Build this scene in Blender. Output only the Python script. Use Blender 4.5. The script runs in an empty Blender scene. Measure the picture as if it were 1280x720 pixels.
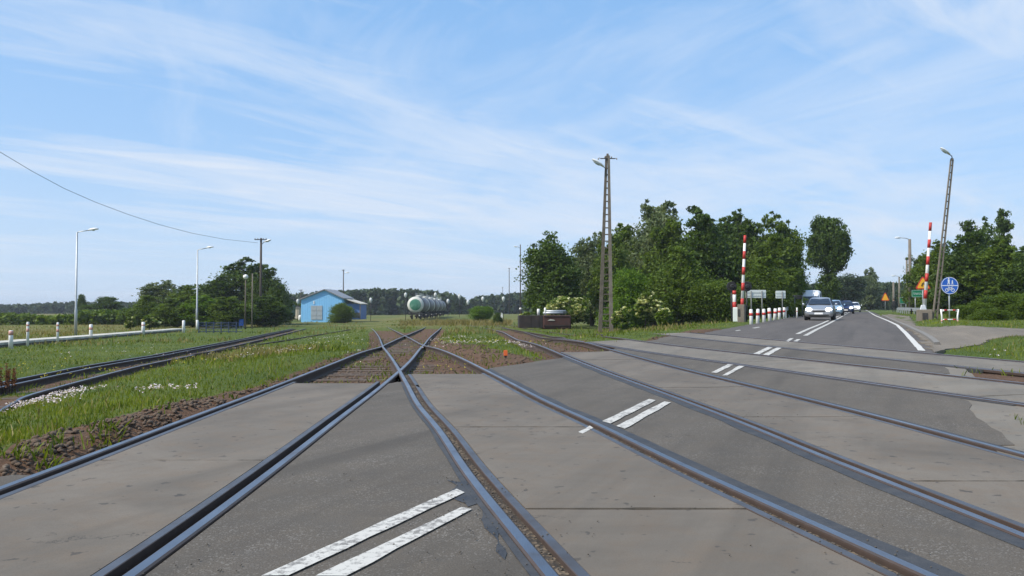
import bpy, bmesh, math, random
import numpy as np
from mathutils import Vector, Matrix, noise as mnoise

rnd = random.Random(7)
NR = np.random.default_rng(11)
sc = bpy.context.scene
COL = sc.collection
R = math.radians

# ------------------------------------------------------------------ camera model
F = 995.0; CX = 640.0; CY = 360.0; HC = 1.10
PITCH = math.atan(26 / F)

def ss(t):
    t = min(1.0, max(0.0, t)); return t * t * (3 - 2 * t)

def pl(T, x):
    for (a, b), (c, d) in zip(T, T[1:]):
        if x < c:
            return b + (d - b) * (x - a) / (c - a)
    return T[-1][1]

C26, S26 = math.cos(R(26)), math.sin(R(26))
def roadq0(X, Y):
    return (X - 1.42) * C26 - (Y - 8.83) * S26

DIP = [(-50, 0), (13, 0), (20, -.10), (28, -.27), (50, -.5), (79, -.68), (110, -.85), (150, -.95), (300, -1.2), (900, -1.6), (9000, -3)]
RISE = [(-99, 0), (4.2, 0), (5, .015), (6, .06), (7, .105), (8.5, .165), (11, .23), (16, .30), (24, .34), (9999, .34)]
RFAR = [(-99, 0), (42, 0), (94, .20), (160, .42), (300, .55), (9000, .6)]

def hgt(X, Y):
    """height of the lie of the land: the crossing is a low hump, the road climbs to the right, the yard drops away"""
    s = X * .990 + Y * .139
    rise = pl(RISE, s)
    w = ss((roadq0(X, Y) + 15) / 10)
    wn = max(w, 1 - ss((Y - 8) / 8))
    left = .30 * ss((-X - .12 * max(0, Y) - 2.7) / 3.6)
    return wn * rise + (1 - w) * pl(DIP, Y) + w * pl(RFAR, Y) - left

def ray(x, y):
    v = (y - CY) / F
    yy = math.cos(PITCH) + v * math.sin(PITCH)
    return (x - CX) / F / yy, (math.sin(PITCH) - v * math.cos(PITCH)) / yy

def P(x, y, dz=0.0):
    """photo pixel -> point of the ground"""
    dx, dzr = ray(x, y)
    d = 1.0; lo = 1.0
    g = lambda d: HC + dzr * d - (hgt(dx * d, d) + dz)
    while g(d) > 0 and d < 3000:
        lo = d; d *= 1.05
    hi = d
    for _ in range(40):
        m = (lo + hi) / 2
        if g(m) > 0: lo = m
        else: hi = m
    return dx * hi, hi

def Q(x, y, Y):
    """photo pixel at a known distance -> point in the air"""
    dx, dzr = ray(x, y)
    return Vector((dx * Y, Y, HC + dzr * Y))

def G(X, Y, dz=0.0):
    return Vector((X, Y, hgt(X, Y) + dz))

# ------------------------------------------------------------------ curves
class Curve:
    """X as a smooth function of Y through control points"""
    def __init__(self, pts):
        pts = sorted(pts, key=lambda p: p[1])
        self.y = [p[1] for p in pts]; self.x = [p[0] for p in pts]
        n = len(pts); d = [(self.x[i+1]-self.x[i])/(self.y[i+1]-self.y[i]) for i in range(n-1)]
        self.m = [d[0]] + [(d[i-1]+d[i])/2 for i in range(1, n-1)] + [d[-1]]
        self.lut = None
        y0, y1 = -70.0, 400.0
        lut = [(self.ev(y0+i*.1), self._head(y0+i*.1)) for i in range(int((y1-y0)*10)+2)]
        self.lut = lut
    def __call__(self, Y):
        f = (Y+70)*10
        if 0 <= f < 4700:
            i = int(f); f -= i; a = self.lut[i][0]; return a+(self.lut[i+1][0]-a)*f
        return self.ev(Y)
    def ev(self, Y):
        y, x, m = self.y, self.x, self.m
        if Y <= y[0]: return x[0] + m[0]*(Y-y[0])
        if Y >= y[-1]: return x[-1] + m[-1]*(Y-y[-1])
        i = max(k for k in range(len(y)-1) if y[k] <= Y)
        h = y[i+1]-y[i]; t = (Y-y[i])/h
        return (2*t**3-3*t*t+1)*x[i] + (t**3-2*t*t+t)*h*m[i] + (-2*t**3+3*t*t)*x[i+1] + (t**3-t*t)*h*m[i+1]
    def head(self, Y):
        f = (Y+70)*10
        if 0 <= f < 4700: return self.lut[int(f)][1]
        return self._head(Y)
    def _head(self, Y):
        e = .05
        return math.atan((self.ev(Y+e)-self.ev(Y-e))/(2*e))
    def off(self, Y, o):
        a = self.head(Y)
        return self(Y)+o*math.cos(a), Y-o*math.sin(a)

TL = Curve([(-2.31, -8), (-2.32, 3.3), (-2.37, 5.2), (-2.48, 8), (-2.6, 11.2), (-2.92, 17), (-4.13, 30.5), (-5.32, 45), (-7.2, 72), (-7.95, 81), (-9.6, 100)])
T1 = Curve([(3.4, -8), (1.69, 0), (.93, 3.3), (.46, 5.4), (.08, 7.35), (-.32, 9.2), (-.78, 11.7), (-1.39, 15), (-2.70, 22), (-4.2, 30.5), (-6.85, 45.4), (-13.6, 81), (-17.4, 101)])
T2 = Curve([(3.9, -8), (3.22, 3.8), (3.05, 6), (2.96, 7.6), (2.77, 9.8), (2.35, 14), (1.90, 19.6), (1.33, 29), (.75, 43), (-.1, 58), (-6.2, 102)])
T3 = Curve([(9.6, -8), (6.7, 6), (6.02, 9), (5.62, 11), (5.05, 14), (4.07, 18.7), (3.5, 22), (2.85, 27), (2.35, 34), (1.25, 50), (-.6, 66)])
T4 = Curve([(10.4, -8), (9.41, 0), (7.97, 11.8), (6.45, 24.3), (5.5, 32), (4.3, 42)])
GA = .755         # half gauge, to the middle of the rail head
ROADPX = [(460, 667), (800, 510), (912, 461), (960, 437.5), (988, 425), (1012, 413.5), (1044, 398.5), (1068, 389.8)]
_rp = [P(*p) for p in ROADPX]
_rp[-1] = (_rp[-2][0] + .437*(190-_rp[-2][1]), 190)
RC = Curve([(_rp[0][0]-.53*(_rp[0][1]+20), -20)] + _rp + [(_rp[-1][0]+.437*150, 340)])
def roadq(X, Y):
    a = RC.head(Y); return (X-RC(Y))*math.cos(a)

# ------------------------------------------------------------------ tags and objects
def tag(o, label=None, cat=None, group=None, kind=None):
    if label: o['label'] = label
    if cat: o['category'] = cat
    if group: o['group'] = group
    if kind: o['kind'] = kind
    return o

def empty(name, loc=(0, 0, 0), rz=0.0, label=None, cat=None, group=None, rot=None):
    o = bpy.data.objects.new(name, None); COL.objects.link(o)
    o.empty_display_size = .2
    o.location = loc; o.rotation_euler = rot if rot else (0, 0, rz)
    return tag(o, label, cat, group)

def kids(o):
    return [c for c in bpy.data.objects if c.parent == o]

def copy_tree(o, parent=None):
    ch = kids(o)
    c = o.copy(); COL.objects.link(c); c.parent = parent
    for k in ch: copy_tree(k, c)
    return c

class MB:
    """collects shapes; build() links them as ONE mesh object"""
    def __init__(self): self.v = []; self.f = []; self.s = []; self.m = []; self.cm = 0
    def face(self, idx, smooth=False): self.f.append(tuple(idx)); self.s.append(smooth); self.m.append(self.cm)
    def quad(self, *p, smooth=False):
        b = len(self.v); self.v += [tuple(q) for q in p]; self.face(range(b, b+len(p)), smooth); return self
    def box(self, c, s, rz=0, M=None, taper=1.0):
        b = len(self.v)
        for z in (-.5, .5):
            k = taper if z > 0 else 1
            for x, y in ((-.5, -.5), (.5, -.5), (.5, .5), (-.5, .5)):
                p = Vector((x*s[0]*k, y*s[1]*k, z*s[2]))
                if rz: p.rotate(Matrix.Rotation(rz, 3, 'Z'))
                p += Vector(c)
                if M is not None: p = M @ p
                self.v.append(tuple(p))
        for q in ((3, 2, 1, 0), (4, 5, 6, 7), (0, 1, 5, 4), (1, 2, 6, 5), (2, 3, 7, 6), (3, 0, 4, 7)):
            self.face([b+i for i in q])
        return self
    def tube(self, pts, r, n=8, caps=True, smooth=True):
        pts = [Vector(p) for p in pts]; rs = r if isinstance(r, (list, tuple)) else [r]*len(pts)
        b = len(self.v)
        for i, p in enumerate(pts):
            d = (pts[min(i+1, len(pts)-1)]-pts[max(i-1, 0)]).normalized()
            a = Vector((1, 0, 0)) if abs(d.x) < .8 else Vector((0, 1, 0))
            u = d.cross(a).normalized(); w = d.cross(u)
            for k in range(n):
                t = 2*math.pi*k/n
                self.v.append(tuple(p + rs[i]*(u*math.cos(t)+w*math.sin(t))))
        for i in range(len(pts)-1):
            for k in range(n):
                k2 = (k+1) % n
                self.face((b+i*n+k, b+(i+1)*n+k, b+(i+1)*n+k2, b+i*n+k2), smooth)
        if caps:
            self.face([b+k for k in range(n)]); self.face([b+(len(pts)-1)*n+k for k in reversed(range(n))])
        return self
    def lathe(self, prof, c=(0, 0, 0), n=16, M=None, smooth=True):
        """prof: list of (radius, height) turned about Z; M places it"""
        b = len(self.v); c = Vector(c)
        for r, z in prof:
            for k in range(n):
                t = 2*math.pi*k/n
                p = Vector((r*math.cos(t), r*math.sin(t), z))
                if M is not None: p = M @ p
                self.v.append(tuple(p+c))
        for i in range(len(prof)-1):
            for k in range(n):
                k2 = (k+1) % n
                self.face((b+i*n+k, b+i*n+k2, b+(i+1)*n+k2, b+(i+1)*n+k), smooth)
        if prof[0][0] > 1e-4: self.face([b+k for k in reversed(range(n))])
        if prof[-1][0] > 1e-4: self.face([b+(len(prof)-1)*n+k for k in range(n)])
        return self
    def prism(self, out, d, M=None):
        """2-D outline in the XZ plane, thick d along Y"""
        b = len(self.v); n = len(out)
        for y in (-d/2, d/2):
            for x, z in out:
                p = Vector((x, y, z))
                if M is not None: p = M @ p
                self.v.append(tuple(p))
        self.face([b+k for k in range(n)]); self.face([b+n+k for k in reversed(range(n))])
        for k in range(n):
            k2 = (k+1) % n; self.face((b+k2, b+k, b+n+k, b+n+k2))
        return self
    def loft(self, rings, smooth=True, close=True, caps=True):
        b = len(self.v); n = len(rings[0])
        for r in rings: self.v += [tuple(p) for p in r]
        for i in range(len(rings)-1):
            for k in range(n if close else n-1):
                k2 = (k+1) % n
                self.face((b+i*n+k, b+i*n+k2, b+(i+1)*n+k2, b+(i+1)*n+k), smooth)
        if caps:
            self.face([b+k for k in reversed(range(n))]); self.face([b+(len(rings)-1)*n+k for k in range(n)])
        return self
    def build(self, name, mat, parent=None, loc=(0, 0, 0), bevel=0, fix=False):
        me = bpy.data.meshes.new(name); me.from_pydata(self.v, [], self.f)
        me.polygons.foreach_set('use_smooth', self.s)
        for m in (mat if isinstance(mat, (list, tuple)) else [mat]): me.materials.append(m)
        me.polygons.foreach_set('material_index', self.m)
        if fix or bevel:
            bm = bmesh.new(); bm.from_mesh(me)
            bmesh.ops.remove_doubles(bm, verts=bm.verts, dist=1e-5)
            bmesh.ops.recalc_face_normals(bm, faces=bm.faces)
            if bevel:
                e = [e for e in bm.edges if len(e.link_faces) == 2 and e.calc_face_angle(0) > .6]
                bmesh.ops.bevel(bm, geom=e, offset=bevel, segments=2, affect='EDGES', profile=.6)
            bm.to_mesh(me); bm.free()
        me.update()
        o = bpy.data.objects.new(name, me); COL.objects.link(o); o.location = loc
        if parent: o.parent = parent
        return o

def np_mesh(name, V, Fc, mat, parent=None, attrs=None, smooth=False):
    """numpy verts (n,3) and quads (m,4)"""
    me = bpy.data.meshes.new(name)
    k = Fc.shape[1]
    me.vertices.add(len(V)); me.vertices.foreach_set('co', np.asarray(V, np.float32).ravel())
    me.loops.add(Fc.size); me.loops.foreach_set('vertex_index', Fc.ravel().astype(np.int32))
    me.polygons.add(len(Fc)); me.polygons.foreach_set('loop_start', np.arange(0, Fc.size, k, dtype=np.int32))
    me.polygons.foreach_set('loop_total', np.full(len(Fc), k, np.int32))
    if smooth: me.polygons.foreach_set('use_smooth', np.ones(len(Fc), bool))
    me.update(calc_edges=True)
    for nm, (dom, arr) in (attrs or {}).items():
        a = me.attributes.new(nm, 'FLOAT', dom); a.data.foreach_set('value', np.asarray(arr, np.float32))
    me.materials.append(mat)
    o = bpy.data.objects.new(name, me); COL.objects.link(o)
    if parent: o.parent = parent
    return o

# ------------------------------------------------------------------ materials
def new_mat(name):
    m = bpy.data.materials.new(name); m.use_nodes = True
    nt = m.node_tree; nt.nodes.clear()
    out = nt.nodes.new('ShaderNodeOutputMaterial')
    return m, nt, out

def N(nt, t, **kw):
    n = nt.nodes.new(t)
    for k, v in kw.items():
        if k.startswith('i_'): n.inputs[k[2:].replace('_', ' ')].default_value = v
        else: setattr(n, k, v)
    return n

def mixc(nt, fac, a, b, mode='MIX'):
    n = nt.nodes.new('ShaderNodeMix'); n.data_type = 'RGBA'; n.blend_type = mode
    for s, v in ((0, fac), (6, a), (7, b)):
        if hasattr(v, 'node'): nt.links.new(v, n.inputs[s])
        elif s == 0: n.inputs[0].default_value = v
        else: n.inputs[s].default_value = tuple(v) + ((1,) if len(v) == 3 else ())
    return n.outputs[2]

def ramp(nt, src, pts):
    n = nt.nodes.new('ShaderNodeValToRGB'); e = n.color_ramp.elements
    while len(e) < len(pts): e.new(.5)
    for i, (p, c) in enumerate(pts):
        e[i].position = p; e[i].color = (c, c, c, 1) if not hasattr(c, '__len__') else tuple(c)+((1,) if len(c) == 3 else ())
    nt.links.new(src, n.inputs[0]); return n.outputs[0]

def along_road(nt, c):
    m1 = nt.nodes.new('ShaderNodeMapping'); m1.inputs['Rotation'].default_value = (0, 0, R(24)); nt.links.new(c, m1.inputs[0])
    m2 = nt.nodes.new('ShaderNodeMapping'); m2.inputs['Scale'].default_value = (1.7, .10, 1); nt.links.new(m1.outputs[0], m2.inputs[0])
    return m2.outputs[0]

def cracks(nt, c, scale, width, lo, hi, amt):
    crk = N(nt, 'ShaderNodeTexVoronoi', feature='DISTANCE_TO_EDGE', i_Scale=scale)
    wv = N(nt, 'ShaderNodeTexNoise', i_Scale=2.6, i_Detail=6.0, i_Roughness=.65); nt.links.new(c, wv.inputs['Vector'])
    add = nt.nodes.new('ShaderNodeVectorMath'); add.operation = 'MULTIPLY_ADD'
    nt.links.new(wv.outputs['Color'], add.inputs[0]); add.inputs[1].default_value = (1.1, 1.1, 1.1); nt.links.new(c, add.inputs[2])
    nt.links.new(add.outputs[0], crk.inputs['Vector'])
    mk = nt.nodes.new('ShaderNodeMath'); mk.operation = 'MULTIPLY'
    nt.links.new(ramp(nt, crk.outputs['Distance'], [(.0, 1), (width, 0)]), mk.inputs[0])
    nt.links.new(ramp(nt, noise(nt, c, .9, 3), [(lo, 0), (hi, amt)]), mk.inputs[1])
    return mk.outputs[0]

def noise(nt, vec, scale, detail=4, rough=.55, dist=0):
    n = N(nt, 'ShaderNodeTexNoise', i_Scale=scale, i_Detail=detail, i_Roughness=rough, i_Distortion=dist)
    nt.links.new(vec, n.inputs['Vector']); return n.outputs['Fac']

def coords(nt, stretch=None):
    c = nt.nodes.new('ShaderNodeTexCoord').outputs['Object']
    if stretch:
        m = nt.nodes.new('ShaderNodeMapping'); m.inputs['Scale'].default_value = stretch
        nt.links.new(c, m.inputs[0]); return m.outputs[0]
    return c

def finish(nt, out, col, rough=.8, metal=0.0, bump=None, bs=.3, bd=.02, spec=None):
    b = nt.nodes.new('ShaderNodeBsdfPrincipled')
    for k, v in (('Base Color', col), ('Roughness', rough), ('Metallic', metal)):
        if hasattr(v, 'node'): nt.links.new(v, b.inputs[k])
        else: b.inputs[k].default_value = (tuple(v)+(1,)) if hasattr(v, '__len__') and len(v) == 3 else v
    if spec is not None: b.inputs['Specular IOR Level'].default_value = spec
    if bump is not None:
        bn = N(nt, 'ShaderNodeBump', i_Strength=bs, i_Distance=bd)
        nt.links.new(bump, bn.inputs['Height']); nt.links.new(bn.outputs[0], b.inputs['Normal'])
    nt.links.new(b.outputs[0], out.inputs[0]); return b

def simple(name, col, rough=.6, metal=0.0, var=.25, scale=6, dirt=None, dirt_amt=.3, bs=.15):
    """paint / metal / wood: base colour with blotchy wear and grime of its own"""
    m, nt, out = new_mat(name); c = coords(nt)
    n1 = noise(nt, c, scale, 6, .6)
    lo = tuple(x*(1-var) for x in col); hi = tuple(min(1, x*(1+var)) for x in col)
    base = mixc(nt, n1, lo, hi)
    if dirt:
        n2 = noise(nt, c, scale*.45, 5, .65)
        base = mixc(nt, ramp(nt, n2, [(.5-.22*dirt_amt, 0), (.72, 1)]), base, dirt) if False else mixc(nt, ramp(nt, n2, [(.62-.35*dirt_amt, 0), (.85-.2*dirt_amt, .85)]), base, dirt)
    finish(nt, out, base, rough, metal, n1, bs, .01)
    return m

def lamp_mat(name, col, strength):
    m, nt, out = new_mat(name)
    e = N(nt, 'ShaderNodeEmission', i_Strength=strength); e.inputs[0].default_value = (*col, 1)
    nt.links.new(e.outputs[0], out.inputs[0]); return m

def leaf_mat(name, dark, light, trans=.3, rough=.55):
    m, nt, out = new_mat(name)
    at = N(nt, 'ShaderNodeAttribute', attribute_name='tint')
    col = mixc(nt, at.outputs['Fac'], dark, light)
    d = N(nt, 'ShaderNodeBsdfPrincipled', i_Roughness=rough); d.inputs['Specular IOR Level'].default_value = .25
    nt.links.new(col, d.inputs['Base Color'])
    t = nt.nodes.new('ShaderNodeBsdfTranslucent')
    tc = mixc(nt, 1.0, col, (1.3, 1.25, .55), 'MULTIPLY'); nt.links.new(tc, t.inputs[0])
    mx = N(nt, 'ShaderNodeMixShader'); mx.inputs[0].default_value = trans
    nt.links.new(d.outputs[0], mx.inputs[1]); nt.links.new(t.outputs[0], mx.inputs[2])
    nt.links.new(mx.outputs[0], out.inputs[0]); return m

M = {}
def asphalt(name, base, speck=.5, patch=None):
    m, nt, out = new_mat(name); c = coords(nt)
    big = noise(nt, c, .7, 6, .66, .6); mid = noise(nt, c, 4, 5, .65); fine = noise(nt, c, 130, 3, .7)
    vor = N(nt, 'ShaderNodeTexVoronoi', i_Scale=120.0); nt.links.new(c, vor.inputs['Vector'])
    col = mixc(nt, big, tuple(x*.62 for x in base), tuple(x*1.36 for x in base))
    col = mixc(nt, ramp(nt, mid, [(.35, 0), (.7, 1)]), col, mixc(nt, .5, col, (base[0]*1.25, base[1]*1.15, base[2]*1.0)))
    col = mixc(nt, ramp(nt, fine, [(.36, .8), (.5, 0)]), col, tuple(x*.5 for x in base))
    stone0 = ramp(nt, vor.outputs['Color'], [(.0, 0), (.74, 0), (.8, speck)])
    sm = nt.nodes.new('ShaderNodeMath'); sm.operation = 'MULTIPLY'; nt.links.new(stone0, sm.inputs[0])
    nt.links.new(ramp(nt, noise(nt, c, 1.7, 5, .6), [(.38, .12), (.66, 1)]), sm.inputs[1]); stone = sm.outputs[0]
    col = mixc(nt, stone, col, (.30, .28, .25))
    crk = N(nt, 'ShaderNodeTexVoronoi', feature='DISTANCE_TO_EDGE', i_Scale=.45)
    wv = N(nt, 'ShaderNodeTexNoise', i_Scale=2.2, i_Detail=5.0)
    nt.links.new(c, wv.inputs['Vector'])
    add = nt.nodes.new('ShaderNodeVectorMath'); add.operation = 'MULTIPLY_ADD'
    nt.links.new(wv.outputs['Color'], add.inputs[0]); add.inputs[1].default_value = (.9, .9, .9); nt.links.new(c, add.inputs[2])
    nt.links.new(add.outputs[0], crk.inputs['Vector'])
    ck = ramp(nt, crk.outputs['Distance'], [(.0, .8), (.004, 0)])
    gate = ramp(nt, noise(nt, c, .8, 2), [(.54, 0), (.62, .8)])
    mk = nt.nodes.new('ShaderNodeMath'); mk.operation = 'MULTIPLY'; nt.links.new(ck, mk.inputs[0]); nt.links.new(gate, mk.inputs[1])
    col = mixc(nt, mk.outputs[0], col, tuple(x*.25 for x in base))
    wh = noise(nt, along_road(nt, c), 1.0, 5, .6, .3)
    col = mixc(nt, ramp(nt, wh, [(.50, 0), (.68, .55)]), col, tuple(x*.58 for x in base))
    col = mixc(nt, ramp(nt, wh, [(.30, .35), (.45, 0)]), col, (base[0]*1.5, base[1]*1.45, base[2]*1.4))
    finish(nt, out, col, .86, 0, fine, .55, .008, .35)
    return m

def concrete_panel(name, base):
    m, nt, out = new_mat(name); c = coords(nt)
    big = noise(nt, c, .6, 6, .65, .8); mid = noise(nt, c, 3.5, 6, .7, .3); fine = noise(nt, c, 120, 2, .6)
    col = mixc(nt, ramp(nt, big, [(.3, 0), (.7, 1)]), tuple(x*.74 for x in base), tuple(x*1.2 for x in base))
    col = mixc(nt, ramp(nt, mid, [(.45, 0), (.75, .55)]), col, (base[0]*1.05, base[1]*.86, base[2]*.68))
    st = noise(nt, coords(nt, (.5, .5, 1)), 1.6, 5, .6)
    col = mixc(nt, ramp(nt, st, [(.56, 0), (.72, .6)]), col, tuple(x*.55 for x in base))
    sp = noise(nt, c, 9, 3, .5)
    col = mixc(nt, ramp(nt, sp, [(.655, 0), (.69, .7)]), col, (.035, .032, .03))
    col = mixc(nt, ramp(nt, fine, [(.3, .35), (.5, 0)]), col, tuple(x*.5 for x in base))
    wh = noise(nt, along_road(nt, c), .9, 6, .62, .4)
    col = mixc(nt, ramp(nt, wh, [(.50, 0), (.70, .6)]), col, tuple(x*.60 for x in base))
    col = mixc(nt, ramp(nt, wh, [(.28, .4), (.45, 0)]), col, tuple(x*1.35 for x in base))
    col = mixc(nt, cracks(nt, c, .38, .0045, .50, .58, .8), col, (.03, .026, .022))
    finish(nt, out, col, .8, 0, fine, .25, .004, .4)
    return m

M['asphalt'] = asphalt('asphalt', (.101, .087, .071))
M['asphalt_road'] = asphalt('asphalt_road', (.098, .086, .078), .3)
M['slab'] = concrete_panel('crossing_concrete', (.151, .127, .099))
M['slab_pale'] = concrete_panel('pale_concrete', (.176, .155, .125))
M['path'] = asphalt('path_surface', (.170, .145, .115), .6)
M['kerb'] = simple('kerb_concrete', (.19, .175, .155), .85, dirt=(.10, .09, .07))

def tar_mat():
    m, nt, out = new_mat('bitumen'); c = coords(nt)
    n = noise(nt, c, 5, 6, .7); f = noise(nt, c, 60, 3)
    col = mixc(nt, ramp(nt, n, [(.35, 0), (.65, 1)]), (.030, .032, .037), (.062, .062, .064))
    finish(nt, out, col, ramp(nt, n, [(.3, .6), (.7, .8)]), 0, f, .5, .006, .35); return m
M['tar'] = tar_mat()

def groove_mat():
    m, nt, out = new_mat('groove_dirt'); c = coords(nt)
    n = noise(nt, c, 3, 5, .6); v = N(nt, 'ShaderNodeTexVoronoi', i_Scale=45.0); nt.links.new(c, v.inputs['Vector'])
    col = mixc(nt, ramp(nt, n, [(.35, 0), (.65, 1)]), (.022, .018, .014), (.080, .058, .038))
    col = mixc(nt, ramp(nt, v.outputs['Color'], [(.6, 0), (.8, .7)]), col, (.2, .15, .1))
    finish(nt, out, col, .95, 0, v.outputs['Distance'], .6, .02); return m
M['groove'] = groove_mat()
M['groove_shade'] = simple('shaded_flangeway', (.016, .014, .013), .9, 0, .5, 12, bs=.5)  # near-black colour paints the shade deep in the left track's grooves

def steel_top():
    m, nt, out = new_mat('worn_rail_steel'); c = coords(nt)
    n = noise(nt, c, 2.2, 5, .6); f = noise(nt, coords(nt, (60, 2, 1)), 4, 3)
    col = mixc(nt, f, (.16, .17, .20), (.28, .29, .325))
    col = mixc(nt, ramp(nt, n, [(.58, 0), (.75, .6)]), col, (.16, .11, .08))
    finish(nt, out, col, ramp(nt, n, [(.3, .27), (.7, .45)]), .95, f, .08, .004); return m
M['steel'] = steel_top()
M['rust'] = simple('rusty_rail_side', (.055, .036, .027), .85, 0, .5, 9)
M['railedge'] = simple('worn_rail_edge', (.080, .062, .052), .55, .35, .45, 7, dirt=(.085, .048, .03), dirt_amt=.7)
M['guard'] = simple('guard_rail_steel', (.11, .115, .13), .5, .55, .4, 5, dirt=(.07, .05, .035), dirt_amt=.5)
M['wood'] = simple('tarred_sleeper_wood', (.075, .050, .034), .9, 0, .45, 14, dirt=(.14, .11, .08), dirt_amt=.45, bs=.5)

def paint_mat():
    m, nt, out = new_mat('road_paint'); c = coords(nt)
    n = noise(nt, c, 26, 5, .75); b = noise(nt, c, 3, 4, .6)
    a = nt.nodes.new('ShaderNodeMath'); a.operation = 'MULTIPLY_ADD'
    nt.links.new(b, a.inputs[0]); a.inputs[1].default_value = .55; nt.links.new(n, a.inputs[2])
    w = ramp(nt, a.outputs[0], [(.76, 0), (.90, .85)])
    col = mixc(nt, w, mixc(nt, b, (.44, .42, .38), (.60, .58, .53)), (.13, .12, .11))
    finish(nt, out, col, .75, 0, n, .2, .003); return m
M['paint'] = paint_mat()
M['paint_line'] = simple('edge_line_paint', (.55, .53, .49), .75, 0, .12, 9, dirt=(.30, .28, .25), dirt_amt=.25)

def ground_mat():
    m, nt, out = new_mat('yard_ground'); c = coords(nt)
    dirt = N(nt, 'ShaderNodeAttribute', attribute_name='dirt').outputs['Fac']
    dry = N(nt, 'ShaderNodeAttribute', attribute_name='dry').outputs['Fac']
    n1 = noise(nt, c, .35, 6, .65); n2 = noise(nt, c, 2.2, 6, .7); n3 = noise(nt, c, 18, 4, .7)
    g = mixc(nt, n2, (.038, .066, .011), (.100, .140, .022))
    g = mixc(nt, ramp(nt, n1, [(.42, 0), (.62, .7)]), g, (.125, .150, .026))
    g = mixc(nt, ramp(nt, n3, [(.35, .75), (.5, 0)]), g, (.024, .036, .009))
    d = mixc(nt, n2, (.070, .038, .022), (.170, .098, .058))
    d = mixc(nt, ramp(nt, n3, [(.55, 0), (.7, .8)]), d, (.19, .15, .115))
    d = mixc(nt, ramp(nt, n3, [(.3, .8), (.45, 0)]), d, (.018, .013, .010))
    y = mixc(nt, n2, (.13, .105, .035), (.24, .20, .075))
    col = mixc(nt, dry, g, y)
    ad = nt.nodes.new('ShaderNodeMath'); ad.operation = 'MULTIPLY_ADD'
    nt.links.new(n2, ad.inputs[0]); ad.inputs[1].default_value = .6; nt.links.new(dirt, ad.inputs[2])
    col = mixc(nt, ramp(nt, ad.outputs[0], [(.70, 0), (.88, 1)]), col, d)
    finish(nt, out, col, .95, 0, n3, .9, .05, .2); return m
M['ground'] = ground_mat()

M['leaf_dark'] = leaf_mat('dark_leaves', (.024, .052, .007), (.105, .165, .024), .36)
M['leaf_mid'] = leaf_mat('mid_green_leaves', (.036, .072, .007), (.155, .222, .026), .4)
M['leaf_bright'] = leaf_mat('bright_green_leaves', (.045, .105, .006), (.165, .270, .018), .42)
M['leaf_pale'] = leaf_mat('pale_willow_leaves', (.055, .085, .032), (.190, .235, .100), .35)
M['leaf_far'] = leaf_mat('far_forest_leaves', (.024, .046, .020), (.075, .110, .045), .2)
M['blossom'] = leaf_mat('elder_blossom', (.40, .42, .16), (.72, .72, .45), .3)
M['petal'] = leaf_mat('white_petals', (.55, .42, .45), (.85, .78, .80), .2)
M['yellow'] = leaf_mat('yellow_petals', (.62, .50, .03), (.80, .70, .08), .2)
M['reddry'] = leaf_mat('dry_red_stalks', (.10, .035, .015), (.24, .10, .04), .2)
M['grass'] = leaf_mat('grass_blades', (.056, .090, .008), (.230, .270, .030), .4, .5)
M['grass_dry'] = leaf_mat('dry_grass_blades', (.15, .12, .04), (.34, .29, .12), .35)
M['bark'] = simple('bark', (.075, .060, .045), .95, 0, .5, 8, bs=.6)
M['conc_pole'] = simple('weathered_concrete_post', (.175, .150, .118), .9, 0, .35, 5, dirt=(.10, .085, .06), dirt_amt=.5, bs=.4)
M['old_or_shaded_pole'] = simple('old_brown_or_shaded_concrete', (.125, .105, .08), .9, 0, .45, 5, dirt=(.06, .05, .035), dirt_amt=.5, bs=.4)
M['galv'] = simple('galvanised_steel', (.42, .44, .45), .5, .5, .2, 6)
M['leg_grey'] = simple('grey_sign_leg', (.16, .165, .16), .6, .3, .15, 6)
M['lamp_drop'] = simple('yard_lamp_white', (.56, .57, .54), .5, 0, .1, 6)
M['lamp_house'] = simple('pale_lamp_housing', (.72, .73, .74), .4, .1, .1, 6)
M['glass_lamp'] = simple('lamp_glass', (.55, .58, .58), .15, 0, .1, 3)
M['white'] = simple('white_paint', (.76, .75, .72), .6, 0, .12, 7, dirt=(.34, .31, .26), dirt_amt=.25)
M['red_faded'] = simple('faded_red_paint', (.52, .25, .20), .7, 0, .25, 7, dirt=(.5, .4, .36), dirt_amt=.4)
M['red'] = simple('red_paint', (.46, .030, .022), .55, 0, .25, 7, dirt=(.16, .05, .04), dirt_amt=.3)
M['dark_metal'] = simple('dark_metal', (.045, .043, .042), .6, .4, .3, 8)
M['black'] = simple('black_rubber', (.018, .018, .019), .8, 0, .2, 10)
M['darkwood'] = simple('dark_wood_pole', (.070, .056, .045), .9, 0, .4, 7, bs=.5)
M['brownrust'] = simple('rusty_plate', (.072, .028, .022), .85, .1, .5, 3, dirt=(.03, .02, .02), dirt_amt=.6, bs=.4)
M['blackrust'] = simple('dark_plate', (.030, .024, .022), .85, .1, .5, 3, dirt=(.07, .04, .03), dirt_amt=.35, bs=.4)  # darker plate for the left bin and the ribs
M['blue_sheet'] = simple('blue_sheet_metal', (.24, .55, .86), .55, .0, .10, 1.2, dirt=(.26, .50, .70), dirt_amt=.3)
M['blue_shaded'] = simple('shaded_blue_wall', (.10, .19, .42), .6, 0, .15, 2)
M['roof'] = simple('grey_sheet_roof', (.25, .25, .26), .55, .2, .2, 2)
M['roof_pale'] = simple('pale_sheet_roof', (.52, .48, .40), .7, 0, .2, 2)
M['door'] = simple('grey_door', (.36, .40, .43), .6, .1, .18, 2)
M['tank'] = simple('tank_paint_grey', (.115, .11, .115), .5, .1, .2, .8, dirt=(.22, .19, .17), dirt_amt=.5)
M['tank_white'] = simple('tank_paint_white', (.56, .56, .50), .5, 0, .12, 1.2, dirt=(.36, .34, .30), dirt_amt=.3)
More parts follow.
